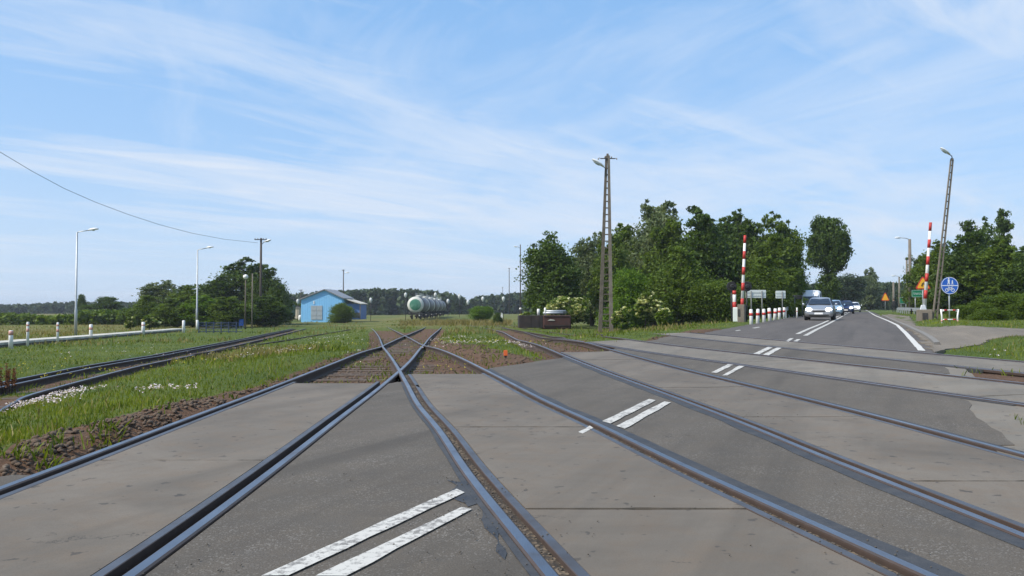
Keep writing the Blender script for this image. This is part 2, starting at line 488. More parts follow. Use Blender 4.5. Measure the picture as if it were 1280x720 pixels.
M['tank_green'] = simple('tank_end_green', (.035, .17, .105), .5, 0, .25, 2, dirt=(.25, .38, .30), dirt_amt=.45)
M['green_loco'] = simple('dark_green_paint', (.02, .085, .055), .5, 0, .3, 2)
M['beige'] = simple('beige_render', (.50, .44, .33), .85, 0, .15, 2)
M['sign_back'] = simple('sign_back_grey', (.62, .66, .63), .5, .2, .06, 1)
M['sign_blue'] = simple('sign_blue', (.018, .115, .50), .4, 0, .08, 4)
M['sign_green'] = simple('sign_green', (.01, .20, .10), .4, 0, .1, 4)
M['sign_yellow'] = simple('sign_yellow', (.85, .42, .02), .45, 0, .1, 4)
M['sign_red'] = simple('sign_red', (.55, .03, .02), .45, 0, .1, 4)
M['sign_white'] = simple('sign_white', (.80, .80, .80), .45, 0, .05, 4)
M['orange'] = simple('orange_paint', (.75, .14, .03), .6, 0, .15, 8)
M['fence_blue'] = simple('blue_fence', (.035, .055, .105), .5, .2, .2, 4)
M['stone'] = simple('stone', (.30, .28, .25), .9, 0, .4, 9, bs=.5)
M['platform'] = simple('white_platform_edge', (.56, .54, .48), .9, 0, .25, 2.5, dirt=(.22, .21, .15), dirt_amt=.7, bs=.4)
M['plat_side'] = simple('platform_side', (.13, .12, .10), .9, 0, .35, 2)
def car_paint(name, col, metal=.4):
    m, nt, out = new_mat(name); c = coords(nt); n = noise(nt, c, 2, 3)
    b = finish(nt, out, mixc(nt, n, tuple(x*.92 for x in col), col), .3, metal); b.inputs['Coat Weight'].default_value = .6; b.inputs['Coat Roughness'].default_value = .08
    return m
M['car_silver'] = car_paint('silver_car_paint', (.40, .41, .43), .65)
M['car_blue'] = car_paint('dark_blue_car_paint', (.014, .035, .12), .3)
M['car_white'] = car_paint('white_car_paint', (.74, .76, .78), 0)
M['car_pale'] = car_paint('pale_blue_car_paint', (.30, .44, .58), .3)
def glass_mat():
    m, nt, out = new_mat('dark_window_glass')
    finish(nt, out, (.02, .028, .045), .06, 0, None); return m
M['glass'] = glass_mat()
M['headlight'] = lamp_mat('lit_headlight', (1, .97, .9), 5.0)
M['skin'] = simple('skin', (.48, .29, .21), .6, 0, .05, 4)
M['cloth'] = simple('dark_clothing', (.02, .022, .03), .9, 0, .3, 20)
# ------------------------------------------------------------------ sidings
def mid_curve(pts, o, ext=None):
    w = [P(*p) for p in pts]; c = Curve(w)
    q = [c.off(y, o) for _, y in w]
    if ext: q += ext
    return Curve(q)
S1 = mid_curve([(0, 480), (125, 455.5), (281, 428), (375, 409)], .70)
SA = mid_curve([(0, 480), (125, 455.5), (281, 428), (375, 409)], .42)
S2 = mid_curve([(328, 431), (400, 419), (455, 409.5)], 0)
PLAT = [P(-60, 441), P(0, 434.5), P(125, 423.5), P(232, 413.5)]
PL = Curve(PLAT)

def qline(Y, q):
    a = RC.head(Y); return RC(Y) + q/math.cos(a)

def wig(Y, k, amp=.14):
    return amp*(mnoise.noise(Vector((Y*.9, k*7.3, 0))) + .5*mnoise.noise(Vector((Y*2.7, k*3.1, 4))))

QL, QR = -4.15, 3.35
def paved_depth(X, Y):
    """> 0 inside the paved crossing and road (metres to its edge)"""
    q = roadq(X, Y)
    far = X*.990+Y*.122 > 10.0
    d = min(q-(-3.5 if far else QL), QR-q)
    if Y > 4.9 and X < T2(Y): d = min(d, (X-(TL(Y)-.86)))
    return d

def near_off(c, X, Y):
    return (X-c(Y))*math.cos(c.head(Y))

def ground_info(X, Y):
    """(dz, dirt, dry, grass density)"""
    dz = 0.0; dirt = 0.0; dry = 0.0; g = 1.0
    nz = mnoise.noise(Vector((X*.35, Y*.35, 1.7))); nf = mnoise.noise(Vector((X*1.3, Y*1.3, 5.1)))
    big = mnoise.noise(Vector((X*.06, Y*.06, 9)))
    amp = .05 if Y > 5 else .03
    if -15 < Y < 130 and abs(X) < 70:
        pd = paved_depth(X, Y)
        oL, o1, o2, o3, o4, oS = (near_off(c, X, Y) for c in (TL, T1, T2, T3, T4, S1))
        bed = 0.0
        for o, y1, dmax in ((oL, 70, 1), (o1, 62, 1), (o2, 66, .9), (o3, 25, .75), (o4, 20, .7)):
            if Y < y1+15:
                k = 1-ss((abs(o)-1.0)/.55)
                fade = 1-ss((Y-y1+10)/22)
                bed = max(bed, k*fade); dirt = max(dirt, k*dmax*fade*(.95+.5*nf))
        # ballast and spoil beside the main line
        if 13 < Y < 55:
            k = (1-ss((o1-1.7-.5*nz)/1.3))*ss((o1+1.5)/.5)*(1-ss((Y-30)/18)); dirt = max(dirt, k*.95)
            dirt = max(dirt, .8*(1-ss((o2+1.9)/.01))*0)
        # mound of earth left of the first rail
        if 3.5 < Y < 24:
            w = .36+.34*ss((13-Y)/6)
            t = (-oL-.80)/w
            if 0 < t < 1.8:
                k = (1-ss((t-.75)/.8))*(1-ss((Y-14)/9))*ss((Y-3.9)/1.0)
                dirt = max(dirt, k*(1.0+.35*nf)); dz += k*(.085*math.sin(min(t, 1)*3.14)+.07*abs(nf)+.05*mnoise.noise(Vector((X*4, Y*4, 2))))
        kS = (1-ss((abs(oS)-.92)/.4))*(1-ss((Y-70)/25)); dirt = max(dirt, kS*(.66+.75*nf)); dz -= .10*kS
        # bare ground between tracks three and four, right of the road
        if roadq(X, Y) > QR-.5 and o3 > .3 and o4 < -.2:
            dirt = max(dirt, .95+.3*nf); dz -= .05
        # spoil along the left road edge
        if -14 < roadq(X, Y) < -3 and 14 < Y < 37 and o2 > .8:
            dirt = max(dirt, (1-ss((-roadq(X, Y)-4.0)/1.2))*.75*(1-ss((Y-32)/4)))
        if o1 > .8 and o2 < -.8:
            dirt = max(dirt, (1-ss((-roadq(X, Y)-4.1)/1.1))*.8*(1+nf))
        dz -= .13*bed
        if pd > -.25:
            dz = dz*(1-ss((pd+.25)/.3)) - .17*ss((pd+.25)/.3); g = 0
        elif pd > -.6: g = .6
        if roadq(X, Y) > QR+.1 and o3 > .70 and o4 < -.70 and Y > 6: dz = -.03+.05*nz; g = .55
        q = roadq(X, Y)
        if q > 4.4 and Y > 13:   # raised right verge
            dz += .16*ss((q-4.2)/1.0)*ss((Y-15)/3.0)
        pp = (X-PL(Y))*.98
        if pp < -1.0: dry = max(dry, .75*ss((-pp-1)/4)*(.75+.9*big))
        dz += amp*nz*.6*(1 if g > 0 else 0)
    else:
        dz += .15*big
        pp = (X-PL(Y))*.98
        if pp < -1: dry = .8*(.75+.9*big)
    if Y > 55 and X < 12: dry = max(dry, .55*ss((big+.25)/.4)*ss((Y-60)/30))
    g *= (1-ss((dirt-.3)/.4))
    return dz, dirt, max(0, min(1, dry)), g

def warp_axis(lo, hi, c0, c1, step, gr):
    a = [c0]
    while a[-1] < c1: a.append(a[-1]+step)
    s = step
    up = [a[-1]]
    while up[-1] < hi: s *= gr; up.append(up[-1]+s)
    s = step; dn = [c0]
    while dn[-1] > lo: s *= gr; dn.append(dn[-1]-s)
    return dn[:0:-1] + a + up[1:]

GX = warp_axis(-4000, 4000, -13, 14, .24, 1.07)
GY = warp_axis(-60, 5000, -3, 34, .25, 1.06)
V = []; AD = []; AY = []
for Y in GY:
    for X in GX:
        dz, di, dr, g = ground_info(X, Y)
        V.append((X, Y, hgt(X, Y)+dz)); AD.append(di); AY.append(dr)
nx = len(GX)
Fq = np.array([(j*nx+i, j*nx+i+1, (j+1)*nx+i+1, (j+1)*nx+i) for j in range(len(GY)-1) for i in range(nx-1)])
gnd = np_mesh('ground', V, Fq, M['ground'], attrs={'dirt': ('POINT', AD), 'dry': ('POINT', AY)}, smooth=True)
tag(gnd, kind='structure')

def rows(y0, y1, step=.28, gr=1.02, y2=None):
    r = [y0]; s = step
    while r[-1] < y1:
        if r[-1] > 26: s *= gr*1.02
        r.append(min(y1, r[-1]+s))
    return r

def sheet(name, ys, xl, xr, z, mat, nu=8, skirt=.12, kind='structure', parent=None, jag=0):
    """a paved strip laid on the land between two lines, with sides"""
    mb = MB(); grid = []
    for Y in ys:
        a, b = xl(Y), xr(Y)
        if b-a < .02:
            if grid and b-a < -.3 and len(grid) > 2: break
            continue
        grid.append([(a+(b-a)*k/nu, Y) for k in range(nu+1)])
    if len(grid) < 2: return None
    for r in grid:
        for X, Y in r: mb.v.append((X, Y, hgt(X, Y)+z))
    n = nu+1
    if jag:   # broken ends
        for r0, sg in ((0, 1), (len(grid)-1, -1)):
            for k in range(n):
                i = r0*n+k; x, y, zz = mb.v[i]
                y += sg*jag*abs(mnoise.noise(Vector((x*5, y*3, 1)))+.6*mnoise.noise(Vector((x*17, y*3, 7)))); mb.v[i] = (x, y, zz)
    for j in range(len(grid)-1):
        for k in range(nu): mb.face((j*n+k, j*n+k+1, (j+1)*n+k+1, (j+1)*n+k))
    def side(idx):
        b = len(mb.v); 
        for i in idx: x, y, zz = mb.v[i]; mb.v.append((x, y, zz-skirt))
        for i in range(len(idx)-1): mb.face((idx[i+1], idx[i], b+i, b+i+1))
    L = len(grid)
    side([j*n for j in range(L)][::-1]); side([j*n+nu for j in range(L)])
    side(list(range(n))); side([(L-1)*n+k for k in range(n)][::-1])
    o = mb.build(name, mat, parent)
    if kind and not parent: tag(o, kind=kind)
    return o

def poly_sheet(name, pts, z, mat, jag=.06, maxlen=.45, kind='structure', world=False, skirt=.0):
    """a patch laid on the land, outline given by points; edges made uneven"""
    w = [p if world else P(*p) for p in pts]
    out = []
    for (a, b), (c, d) in zip(w, w[1:]+w[:1]):
        L = math.hypot(c-a, d-b); n = max(1, min(60, int(L/max(maxlen*.6, .02))))
        for k in range(n):
            t = k/n; x = a+(c-a)*t; y = b+(d-b)*t
            e = jag*(mnoise.noise(Vector((x*2.3, y*2.3, 3)))+.6*mnoise.noise(Vector((x*7, y*7, 8))))
            nxn, nyn = (d-b)/max(L, 1e-6), -(c-a)/max(L, 1e-6)
            out.append((x+nxn*e, y+nyn*e))
    bm = bmesh.new()
    vs = [bm.verts.new((x, y, 0)) for x, y in out]
    es = [bm.edges.new((vs[i], vs[(i+1) % len(vs)])) for i in range(len(vs))]
    bmesh.ops.triangle_fill(bm, use_beauty=True, use_dissolve=False, edges=es)
    for _ in range(6):
        lg = [e for e in bm.edges if e.calc_length() > maxlen*(1+max(0, e.verts[0].co.y-25)*.04)]
        if not lg: break
        bmesh.ops.subdivide_edges(bm, edges=lg, cuts=1)
        bmesh.ops.triangulate(bm, faces=[f for f in bm.faces if len(f.verts) > 4])
    bmesh.ops.recalc_face_normals(bm, faces=bm.faces)
    if bm.faces and sum(f.normal.z for f in bm.faces) < 0: bmesh.ops.reverse_faces(bm, faces=bm.faces)
    for v in bm.verts: v.co.z = hgt(v.co.x, v.co.y)+(z(v.co.x, v.co.y) if callable(z) else z)
    if skirt:
        be = [e for e in bm.edges if e.is_boundary]
        r = bmesh.ops.extrude_edge_only(bm, edges=be)
        for v in r['geom']:
            if isinstance(v, bmesh.types.BMVert): v.co.z -= skirt
    me = bpy.data.meshes.new(name); bm.to_mesh(me); bm.free(); me.materials.append(mat)
    o = bpy.data.objects.new(name, me); COL.objects.link(o)
    return tag(o, kind=kind)

# ------------------------------------------------------------------ carriageway between the tracks
RO = GA+.036            # outer face of a rail head
TARW = {(id(TL), 1): .015, (id(TL), -1): .015, (id(T1), -1): .035, (id(T1), 1): .095, (id(T2), -1): .095, (id(T2), 1): .05}
def tw(c, s): return TARW.get((id(c), s), .035)
ql = lambda k, q=QL: (lambda Y: qline(Y, q)+wig(Y, k))
A = M['asphalt']
def rt(c, o):           # line beside a rail at offset o from a track's middle
    return lambda Y: c(Y)+o/math.cos(c.head(Y))
def between(k, c0, c1, y0, y1, mat=A, q=QL):
    left = (lambda Y: max(rt(c0, RO+tw(c0, 1))(Y), ql(k, q)(Y))) if c0 else ql(k, q)
    right = (lambda Y: min(rt(c1, -RO-tw(c1, -1))(Y), qline(Y, QR)+wig(Y, k+20))) if c1 else (lambda Y: qline(Y, QR)+wig(Y, k+20, .08))
    return sheet('road', rows(y0, y1), left, right, 0, mat, 9)
sheet('road', rows(-9, 5.3), lambda Y: max(qline(Y, QL), TL(Y)-RO-.17-max(0, 5.3-Y)*1.1)+wig(Y, 1), rt(TL, -RO-tw(TL, -1)), 0, A, 7)
between(2, TL, T1, -9, 12.3)
between(3, T1, T2, -9, 24)
between(4, T2, T3, -9, 30)
between(5, T3, T4, 2, 36)
between(6, T4, None, 4, 335, M['asphalt_road'], -3.45)

def tar_strip(k, c, side, y0, y1, nm='road'):
    """bitumen poured against the outside of a rail"""
    if side > 0:
        l = lambda Y: max(rt(c, RO+.004)(Y), qline(Y, QL-.05)); r = lambda Y: min(rt(c, RO+tw(c, 1)*1.12+.3*tw(c, 1)*mnoise.noise(Vector((Y*1.3, k, 2))))(Y), qline(Y, QR+.5))
    else:
        l = lambda Y: max(rt(c, -RO-tw(c, -1)*1.12+.3*tw(c, -1)*mnoise.noise(Vector((Y*1.3, k, 2))))(Y), qline(Y, QL-.05)); r = lambda Y: min(rt(c, -RO-.004)(Y), qline(Y, QR+.5))
    sheet('road', rows(y0, y1), l, r, .005, M['tar'], 2)
tar_strip(1, TL, -1, -9, 5.2); tar_strip(2, TL, 1, -9, 12.2)
tar_strip(3, T1, -1, -9, 12.9); tar_strip(4, T1, 1, -9, 15)
tar_strip(5, T2, -1, -9, 20); tar_strip(6, T2, 1, -9, 22)
tar_strip(7, T3, -1, 2, 25); tar_strip(8, T3, 1, 2, 27); tar_strip(9, T4, -1, 2, 30); tar_strip(10, T4, 1, 2, 32)

# ------------------------------------------------------------------ the tracks
RAIL = [(-.036, -.007), (-.025, 0), (.025, 0), (.036, -.007), (.037, -.016), (.035, -.040), (.010, -.052), (.010, -.120), (.062, -.135), (.062, -.150), (-.062, -.150), (-.062, -.135), (-.010, -.120), (-.010, -.052), (-.035, -.040), (-.037, -.016)]
GUARD = [(-.028, -.003), (-.024, 0), (.024, 0), (.028, -.003), (.028, -.10), (-.028, -.10)]
def extrude(mb, c, off, ys, prof, top):
    n = len(prof); b = len(mb.v)
    for Y in ys:
        a = c.head(Y); x, y = c.off(Y, off)
        for u, w in prof:
            X, YY = x+u*math.cos(a), y-u*math.sin(a)
            mb.v.append((X, YY, hgt(x, y)+top(x, y)+w))
    for j in range(len(ys)-1):
        for k in range(n):
            k2 = (k+1) % n
            mb.cm = 0 if k == 1 else (2 if k in (0, 2) else 1)
            mb.face((b+j*n+k, b+j*n+k2, b+(j+1)*n+k2, b+(j+1)*n+k))
    mb.cm = 1
    mb.face([b+k for k in range(n)]); mb.face([b+(len(ys)-1)*n+k for k in reversed(range(n))])

def yrange(y0, y1):
    r = [y0]
    while r[-1] < y1: r.append(min(y1, r[-1]+(.4 if r[-1] < 30 else 1.2)))
    return r

def rail(c, off, y0, y1, parent, top=.014, tops=None, mats=None):
    tp = tops or (lambda x, y: top)
    mb = MB(); extrude(mb, c, off, yrange(y0, y1), RAIL, lambda x, y: tp(x, y)-.20*ss((y-y1+5)/5)-(.14*ss((y0+1.6-y)/1.6) if y0 > 6.5 else 0))
    mb.build('rail', (mats or [M['steel'], M['rust']])+[M['railedge']], parent)

def sleepers(c, ys, parent, top=-.125, ln=2.6):
    for Y in ys:
        a = c.head(Y); mb = MB(); w = rnd.uniform(.20, .25)
        e = rnd.uniform(-.08, .08)
        mb.box((e, 0, -.09), (ln+rnd.uniform(-.12, .12), w, .18))
        X, YY = c.off(Y, 0)
        o = mb.build('sleeper', M['wood'], parent, (X, YY, hgt(X, YY)+top+rnd.uniform(-.012, .012)), .012)
        o.rotation_euler.z = -a+rnd.uniform(-.02, .02)

def track(name, c, y0, y1, pv, slab_mat, label, top, pan0, guard=(1, 1), tops=None, sl=None, sl_top=-.125):
    t = empty(name, (0, 0, 0), 0, label, 'railway track')
    for s in (-1, 1): rail(c, s*GA, y0, y1, t, top, tops)
    # crossing fittings: guard angles, grooves (dirt-filled, or coloured black as deep shade), concrete panels
    for s in (-1, 1):
        if guard[(s+1)//2]:
            mb = MB(); extrude(mb, c, s*(GA-.135), yrange(pv[0], pv[1]), GUARD, lambda x, y: .006)
            mb.build('guard_rail', [M['guard'], M['rust'], M['railedge']], t)
        sheet('flangeway', rows(pv[0], pv[1]), rt(c, s*(GA-.072)-.034), rt(c, s*(GA-.072)+.034), -.020 if c is not TL else -.075, M['groove'] if c is not TL else M['groove_shade'], 1, .02, None, t)
    y = pan0
    while y < pv[1]-.3:
        a, b = max(pv[0], y), min(pv[1], y+3.0-.005)
        if b-a > .2:
            tl = rnd.uniform(-.004, .006)
            sheet('concrete_panel', rows(a, b, .3), rt(c, -GA+.166), rt(c, GA-.166), .004+tl, slab_mat, 16, .14, None, t, .022)
        y += 3.0
    if sl: sleepers(c, sl, t, sl_top)
    return t

flat = lambda y0: (lambda x, y: .014)
track('railway_track', TL, -9, 82, (-9, 12.0), M['slab'], 'track nearest the grass on the left, crossing over the next track in the dirt', .011, -9.2,
      sl=[12.55+.56*i for i in range(38)])
track('railway_track', T1, -9, 84, (-9, 13.5), M['slab'], 'second track from the left, running diagonally through the other rails', .014, -7.6,
      sl=[25.5+.6*i for i in range(36)])
track('railway_track', T2, -9, 98, (-9, 20.2), M['slab'], 'middle track of the crossing with a broad brown concrete panel strip', .014, -9.9,
      sl=[21+.62*i for i in range(40)], sl_top=-.15)
track('railway_track', T3, 3, 37, (3, 25.5), M['slab_pale'], 'fourth track from the left, dark rails with pale worn panels', .014, 3.2)
track('railway_track', T4, 6, 30.5, (6, 29.5), M['slab_pale'], 'farthest track of the crossing, nearest the road barriers', .014, 6.1)

up = lambda x, y: .035
st = empty('railway_track', (0, 0, 0), 0, 'disused siding in the grass in front of the white platform edge', 'railway track')
for s in (-1, 1): rail(S1, s*.70, 8.5 if s < 0 else 11.0, 88, st, tops=up)
rail(SA, 0, 8.5, 86, st, tops=up)
sleepers(S1, [9+.62*i for i in range(80)], st, -.10, 2.3)
s2 = empty('railway_track', (0, 0, 0), 0, 'lone overgrown rail in the grass left of the rail crossing', 'railway track')
rail(S2, 0, 27, 82, s2, tops=lambda x, y: .07, mats=[M['rust'], M['rust']])
# the turnout running off to the right behind the orange stake
TB = Curve([P(750, 428), P(700, 420), P(655, 413), P(622, 405.5), P(592, 399.5)])
s3 = empty('railway_track', (0, 0, 0), 0, 'overgrown branch track curving away behind the orange stake', 'railway track')
for s in (-1, 1): rail(TB, s*GA, 29, TB.y[-1], s3, tops=lambda x, y: .05, mats=[M['rust'], M['rust']])

# worn kinks: tar repairs and broken edges beside the second track
for pts in ([(600, 628), (612, 640), (628, 672), (634, 700), (620, 690), (606, 655)], [(560, 600), (590, 605), (606, 628), (585, 634), (566, 618)],
):
    poly_sheet('road', pts, .0035, M['tar'], .05, .12)

# ------------------------------------------------------------------ painted lines
for pts in ([(326, 722), (571, 612.5), (580, 617), (360, 722)], [(394, 722), (577, 635.5), (590, 638), (433, 722)],
            [(753, 527.3), (811, 499.5), (820, 501), (763, 530.4)], [(771, 533.5), (830, 502.6), (838.5, 503.8), (781.5, 536.8)], [(723, 541), (738, 533), (742, 536), (728, 543)],
            [(889, 466), (910, 455.7), (917, 456.4), (896, 466.7)], [(902.6, 470), (924, 457.5), (930.7, 458.2), (909, 470)],
            [(941.5, 442.6), (960, 434), (966, 434.8), (948, 443.8)], [(953.7, 443.8), (971, 434.9), (977.4, 435.2), (961, 444.6)],
            [(981.7, 426.6), (988, 423), (992.5, 423), (986, 427.4)], [(991.8, 426.8), (996.8, 424.2), (1001, 424.2), (996, 427.6)],
            [(1119, 406), (1147.5, 438.5), (1157, 439), (1123, 406)],
            [(918, 413.6), (924, 412.6), (927, 413), (921, 414)], [(940, 410.2), (948, 408.9), (951, 409.2), (943, 410.6)]):
    poly_sheet('road_marking', pts, .0085, M['paint'] if pts[0][0] < 1100 else M['paint_line'], .012, .3)
for o in (-.17, .17):
    sheet('road_marking', rows(26.5 if o < 0 else 25, 200), lambda Y: qline(Y, o-.07), lambda Y: qline(Y, o+.07), .009, M['paint'], 1, .004)
_e = P(1121, 406.3); _q = roadq(*_e)
eq = lambda Y: _q+(2.85-_q)*ss((Y-_e[1])/45)
sheet('road_marking', rows(_e[1]-.1, 220), lambda Y: qline(Y, eq(Y)-.07), lambda Y: qline(Y, eq(Y)+.07), .009, M['paint_line'], 1, .004)

# ------------------------------------------------------------------ right-hand path, kerb, loose slabs
PATHPX = [(1168, 441), (1153, 425), (1129, 404.5), (1115, 398), (1104, 394), (1112, 393.2), (1137, 398), (1146, 408), (1195, 412.5), (1300, 420), (1300, 428.5), (1240, 429), (1195, 436)]
poly_sheet('path', PATHPX, lambda x, y: .02+.16*ss((roadq(x, y)-4.2)/1.0)*ss((y-15)/3.0), M['path'], .25, .4, skirt=.1)
mb = MB(); ys = rows(18.5, 75, .5)
prev = None
for Y in ys:
    h = hgt(qline(Y, 3.5), Y)
    ring = [(qline(Y, 3.43), Y, h-.1), (qline(Y, 3.44), Y, h+.075), (qline(Y, 3.56), Y, h+.085), (qline(Y, 3.57), Y, h-.1)]
    mb.v += ring
n = len(ys)
for j in range(n-1):
    for k in range(3): mb.face((j*4+k, (j+1)*4+k, (j+1)*4+k+1, j*4+k+1))
mb.face((0, 1, 2, 3)); mb.face(((n-1)*4+3, (n-1)*4+2, (n-1)*4+1, (n-1)*4))
tag(mb.build('kerb', M['kerb']), kind='structure')
poly_sheet('pavement', [(1192, 487), (1250, 497), (1300, 511), (1310, 600), (1270, 590), (1212, 520)], -.006, M['slab_pale'], .03, .4, skirt=.1)
poly_sheet('pavement', [(1160, 455.5), (1205, 459.5), (1224, 475), (1172, 471)], -.006, M['slab_pale'], .03, .4, skirt=.1)
poly_sheet('pavement', [(520, 482), (545, 478), (612, 473.5), (616, 478), (560, 483), (528, 487)], .006, M['slab_pale'], .08, .3, skirt=.05)

# platform with whitewashed edge in front of the old field
mb = MB(); mb2 = MB()
yy = np.linspace(11, PLAT[-1][1], 70)
for i, Y in enumerate(yy):
    x = PL(Y); h = hgt(x, Y)
    hgtp = .22
    w = 1.15
    mb.v += [(x, Y, h+hgtp-.11), (x, Y, h+hgtp), (x-w, Y-.2, h+hgtp+.01), (x-w, Y-.2, h-.2)]
    mb2.v += [(x-.06, Y, h+hgtp-.115), (x-.06, Y, h-.2)]
for j in range(len(yy)-1):
    for k in range(3): mb.face((j*4+k, j*4+k+1, (j+1)*4+k+1, (j+1)*4+k))
    mb2.face((j*2, j*2+2, j*2+3, j*2+1))
e = len(yy)-1
mb.face((e*4, e*4+1, e*4+2, e*4+3)); mb.face((3, 2, 1, 0))
pf = empty('platform', (0, 0, 0), 0, 'low railway platform with whitewashed concrete edge beside the field', 'platform')
mb.build('platform_edge', M['platform'], pf); mb2.build('platform_wall', M['plat_side'], pf)
# ------------------------------------------------------------------ posts, poles and lamps
def base(x, y):
    X, Y = P(x, y); return X, Y, hgt(X, Y), Y/F

def striped_post(x, yb, yt, label, bands, r=.055, square=False, group=None, sink=.1, dz=0):
    """a white guide post; bands = list of (from, to) shares of its height painted red"""
    X, Y = P(x, yb, dz); Z = hgt(X, Y)+dz-.12*(dz > 0); k = Y/F; h = (yb-yt)*k+.12*(dz > 0)
    t = empty('marker_post', (X, Y, Z), rnd.uniform(-.2, .2), label, 'post', group)
    r = max(r, .05)
    mb = MB().lathe([(r, -sink), (r, h*.97), (r*.7, h)], n=10 if not square else 4)
    mb.build('post', M['white'], t)
    for a, b in bands:
        MB().lathe([(r+.004, h*a), (r+.004, h*b)], n=10 if not square else 4).build('red_band', M['red_faded'], t)
    return t

G1 = 'white posts along the platform'
striped_post(13.5, 431, 413, 'short stout white post with a red top, nearest the left edge of the photo', [(.72, .97)], .09, group=G1, dz=.16)
striped_post(34.5, 428.5, 402.5, 'tall thin white post with two red bands, second from the left edge', [(.58, .72), (.82, .90)], .06, group=G1, dz=.16)
striped_post(72, 425, 403, 'tall thin white post with red bands just left of the first street lamp', [(.52, .66), (.80, .90)], .06, group=G1, dz=.16)
striped_post(113.5, 421, 405.5, 'stout white post with a reddish band just right of the first street lamp', [(.62, .80)], .10, group=G1, dz=.16)
striped_post(179, 416, 402.5, 'white post in the field beside the pale flowering elder', [(.70, .80)], .12, group=G1, dz=.16)
striped_post(229.5, 413.5, 400.5, 'white post near the end of the white platform edge, left of the second lamp', [], .12, group=G1, dz=.16)
striped_post(246.5, 412, 400, 'white post standing right at the foot of the second street lamp', [], .12, group=G1)

def street_lamp(x, yb, yt, lx, ly, label, kind, group, r=.07):
    X, Y, Z, k = base(x, yb); h = (yb-yt)*k; dx = (lx-x)*k; dz = (yt-ly)*k
    t = empty('street_lamp', (X, Y, Z), 0, label, 'street lamp', group)
    if kind == 'steel':
        MB().tube([(0, 0, -.2), (0, 0, h*.25), (0, 0, h*.26), (0, 0, h)], [r*1.35, r*1.3, r, r*.72], 10).build('pole', M['galv'], t)
        s = 1 if dx > 0 else -1
        L = abs(dx)
        MB().tube([(0, 0, h-.05), (s*.1, 0, h+.05), (s*L*.62, 0, h+dz*.75)], r*.5, 8).build('arm', M['galv'], t)
        a = MB(); Mx = Matrix.Translation((s*L*.80, 0, h+dz*.98)) @ Matrix.Rotation(-s*.14, 4, 'Y')
        rings = []
        for u, wy, zt, zb in ((-.46, .06, .05, -.04), (-.25, .13, .10, -.06), (.1, .16, .11, -.07), (.38, .13, .08, -.06), (.46, .06, .03, -.04)):
            rings.append([Mx @ Vector((s*u*L*.5/.5*.55, wy*math.cos(q), (zt if math.sin(q) > 0 else -zb)*math.sin(q))) for q in [2*math.pi*i/10 for i in range(10)]])
        a.loft(rings).build('lamp_head', M['lamp_house'], t, fix=True)
        MB().lathe([(.02, -.12), (.11, -.08), (.12, -.04)], n=10, M=Mx).build('lamp_glass', M['glass_lamp'], t)
    return t

street_lamp(94.5, 420, 290.5, 120, 286.5, 'tall thin steel street lamp behind the white platform, the one nearest the left edge', 'steel', 'steel lamps on the platform', .075)
street_lamp(246, 410.5, 312.5, 265, 309, 'second thin steel street lamp, standing before the pale green trees', 'steel', 'steel lamps on the platform', .09)

def cobra_head(parent, at, direc, size=.75, tilt=.5, mat='lamp_house'):
    """old sodium lantern: pale hood over a glass bowl, on the end of an arm"""
    d = Vector(direc).normalized(); a = math.atan2(d.y, d.x)
    Mx = Matrix.Translation(at) @ Matrix.Rotation(a, 4, 'Z') @ Matrix.Rotation(-tilt, 4, 'Y')
    rings = []; rg2 = []
    for u, wy, zt in ((0, .05, .05), (.12, .10, .10), (.4, .14, .15), (.75, .14, .13), (.95, .09, .08), (1.0, .03, .03)):
        rings.append([Mx @ Vector((u*size, wy*size*1.1*math.cos(q), max(-.01, zt*size*1.1*math.sin(q)))) for q in [2*math.pi*i/12 for i in range(12)]])
    for u, wy, zt in ((.28, .06, .05), (.38, .11, .12), (.6, .12, .15), (.82, .09, .10), (.92, .04, .03)):
        rg2.append([Mx @ Vector((u*size, wy*size*math.cos(q), -.012-abs(zt*size*math.sin(q))*.8)) for q in [math.pi*i/8 for i in range(9)]])
    MB().loft(rings).build('lamp_hood', M[mat], parent, fix=True)
    MB().loft(rg2, close=True).build('lamp_glass', M['glass_lamp'], parent, fix=True)

# --- the big lattice pole: two concrete legs tied by rungs (A-pole)
X, Y, Z, k = base(757, 416)
hT = (416-194)*k
t = empty('lamp_pole', (X, Y, Z), 0, 'tall two-legged concrete lamp pole with a crossarm, in front of the big trees', 'pole')
cx = lambda z, s: (s*(.37-.30*z/hT) + .17*z/hT)
topz = hT
for s in (-1, 1):
    mb = MB(); rings = []
    for z in (-.4, 0, hT*.25, hT*.5, hT*.75, hT):
        w = (.125-.05*z/hT); dd = .14-.05*z/hT
        c = cx(z, s)
        yo = -.06*s
        # an H-shaped section: two flanges and a web
        rings.append([Vector((c+u*w, yo+v*dd, z)) for u, v in ((-1, -1), (1, -1), (1, -.55), (.35, -.4), (.35, .4), (1, .55), (1, 1), (-1, 1), (-1, .55), (-.35, .4), (-.35, -.4), (-1, -.55))])
    mb.loft(rings, smooth=False)
    mb.build('pole_leg', M['conc_pole'] if s > 0 else M['old_or_shaded_pole'], t, fix=True)  # left leg coloured darker as its shaded side, right leg as the lit one
for i in range(26):
    z = .35+i*hT*.0375
    MB().box(((cx(z, 1)+cx(z, -1))/2, 0, z), (max(.05, cx(z, 1)-cx(z, -1)), .10, .075)).build('rung', M['old_or_shaded_pole'], t)
mb = MB().box((.17, 0, hT-.02), (.22, .2, .34), taper=.6); mb.build('pole_cap', M['old_or_shaded_pole'], t, bevel=.02)
za = hT-.20
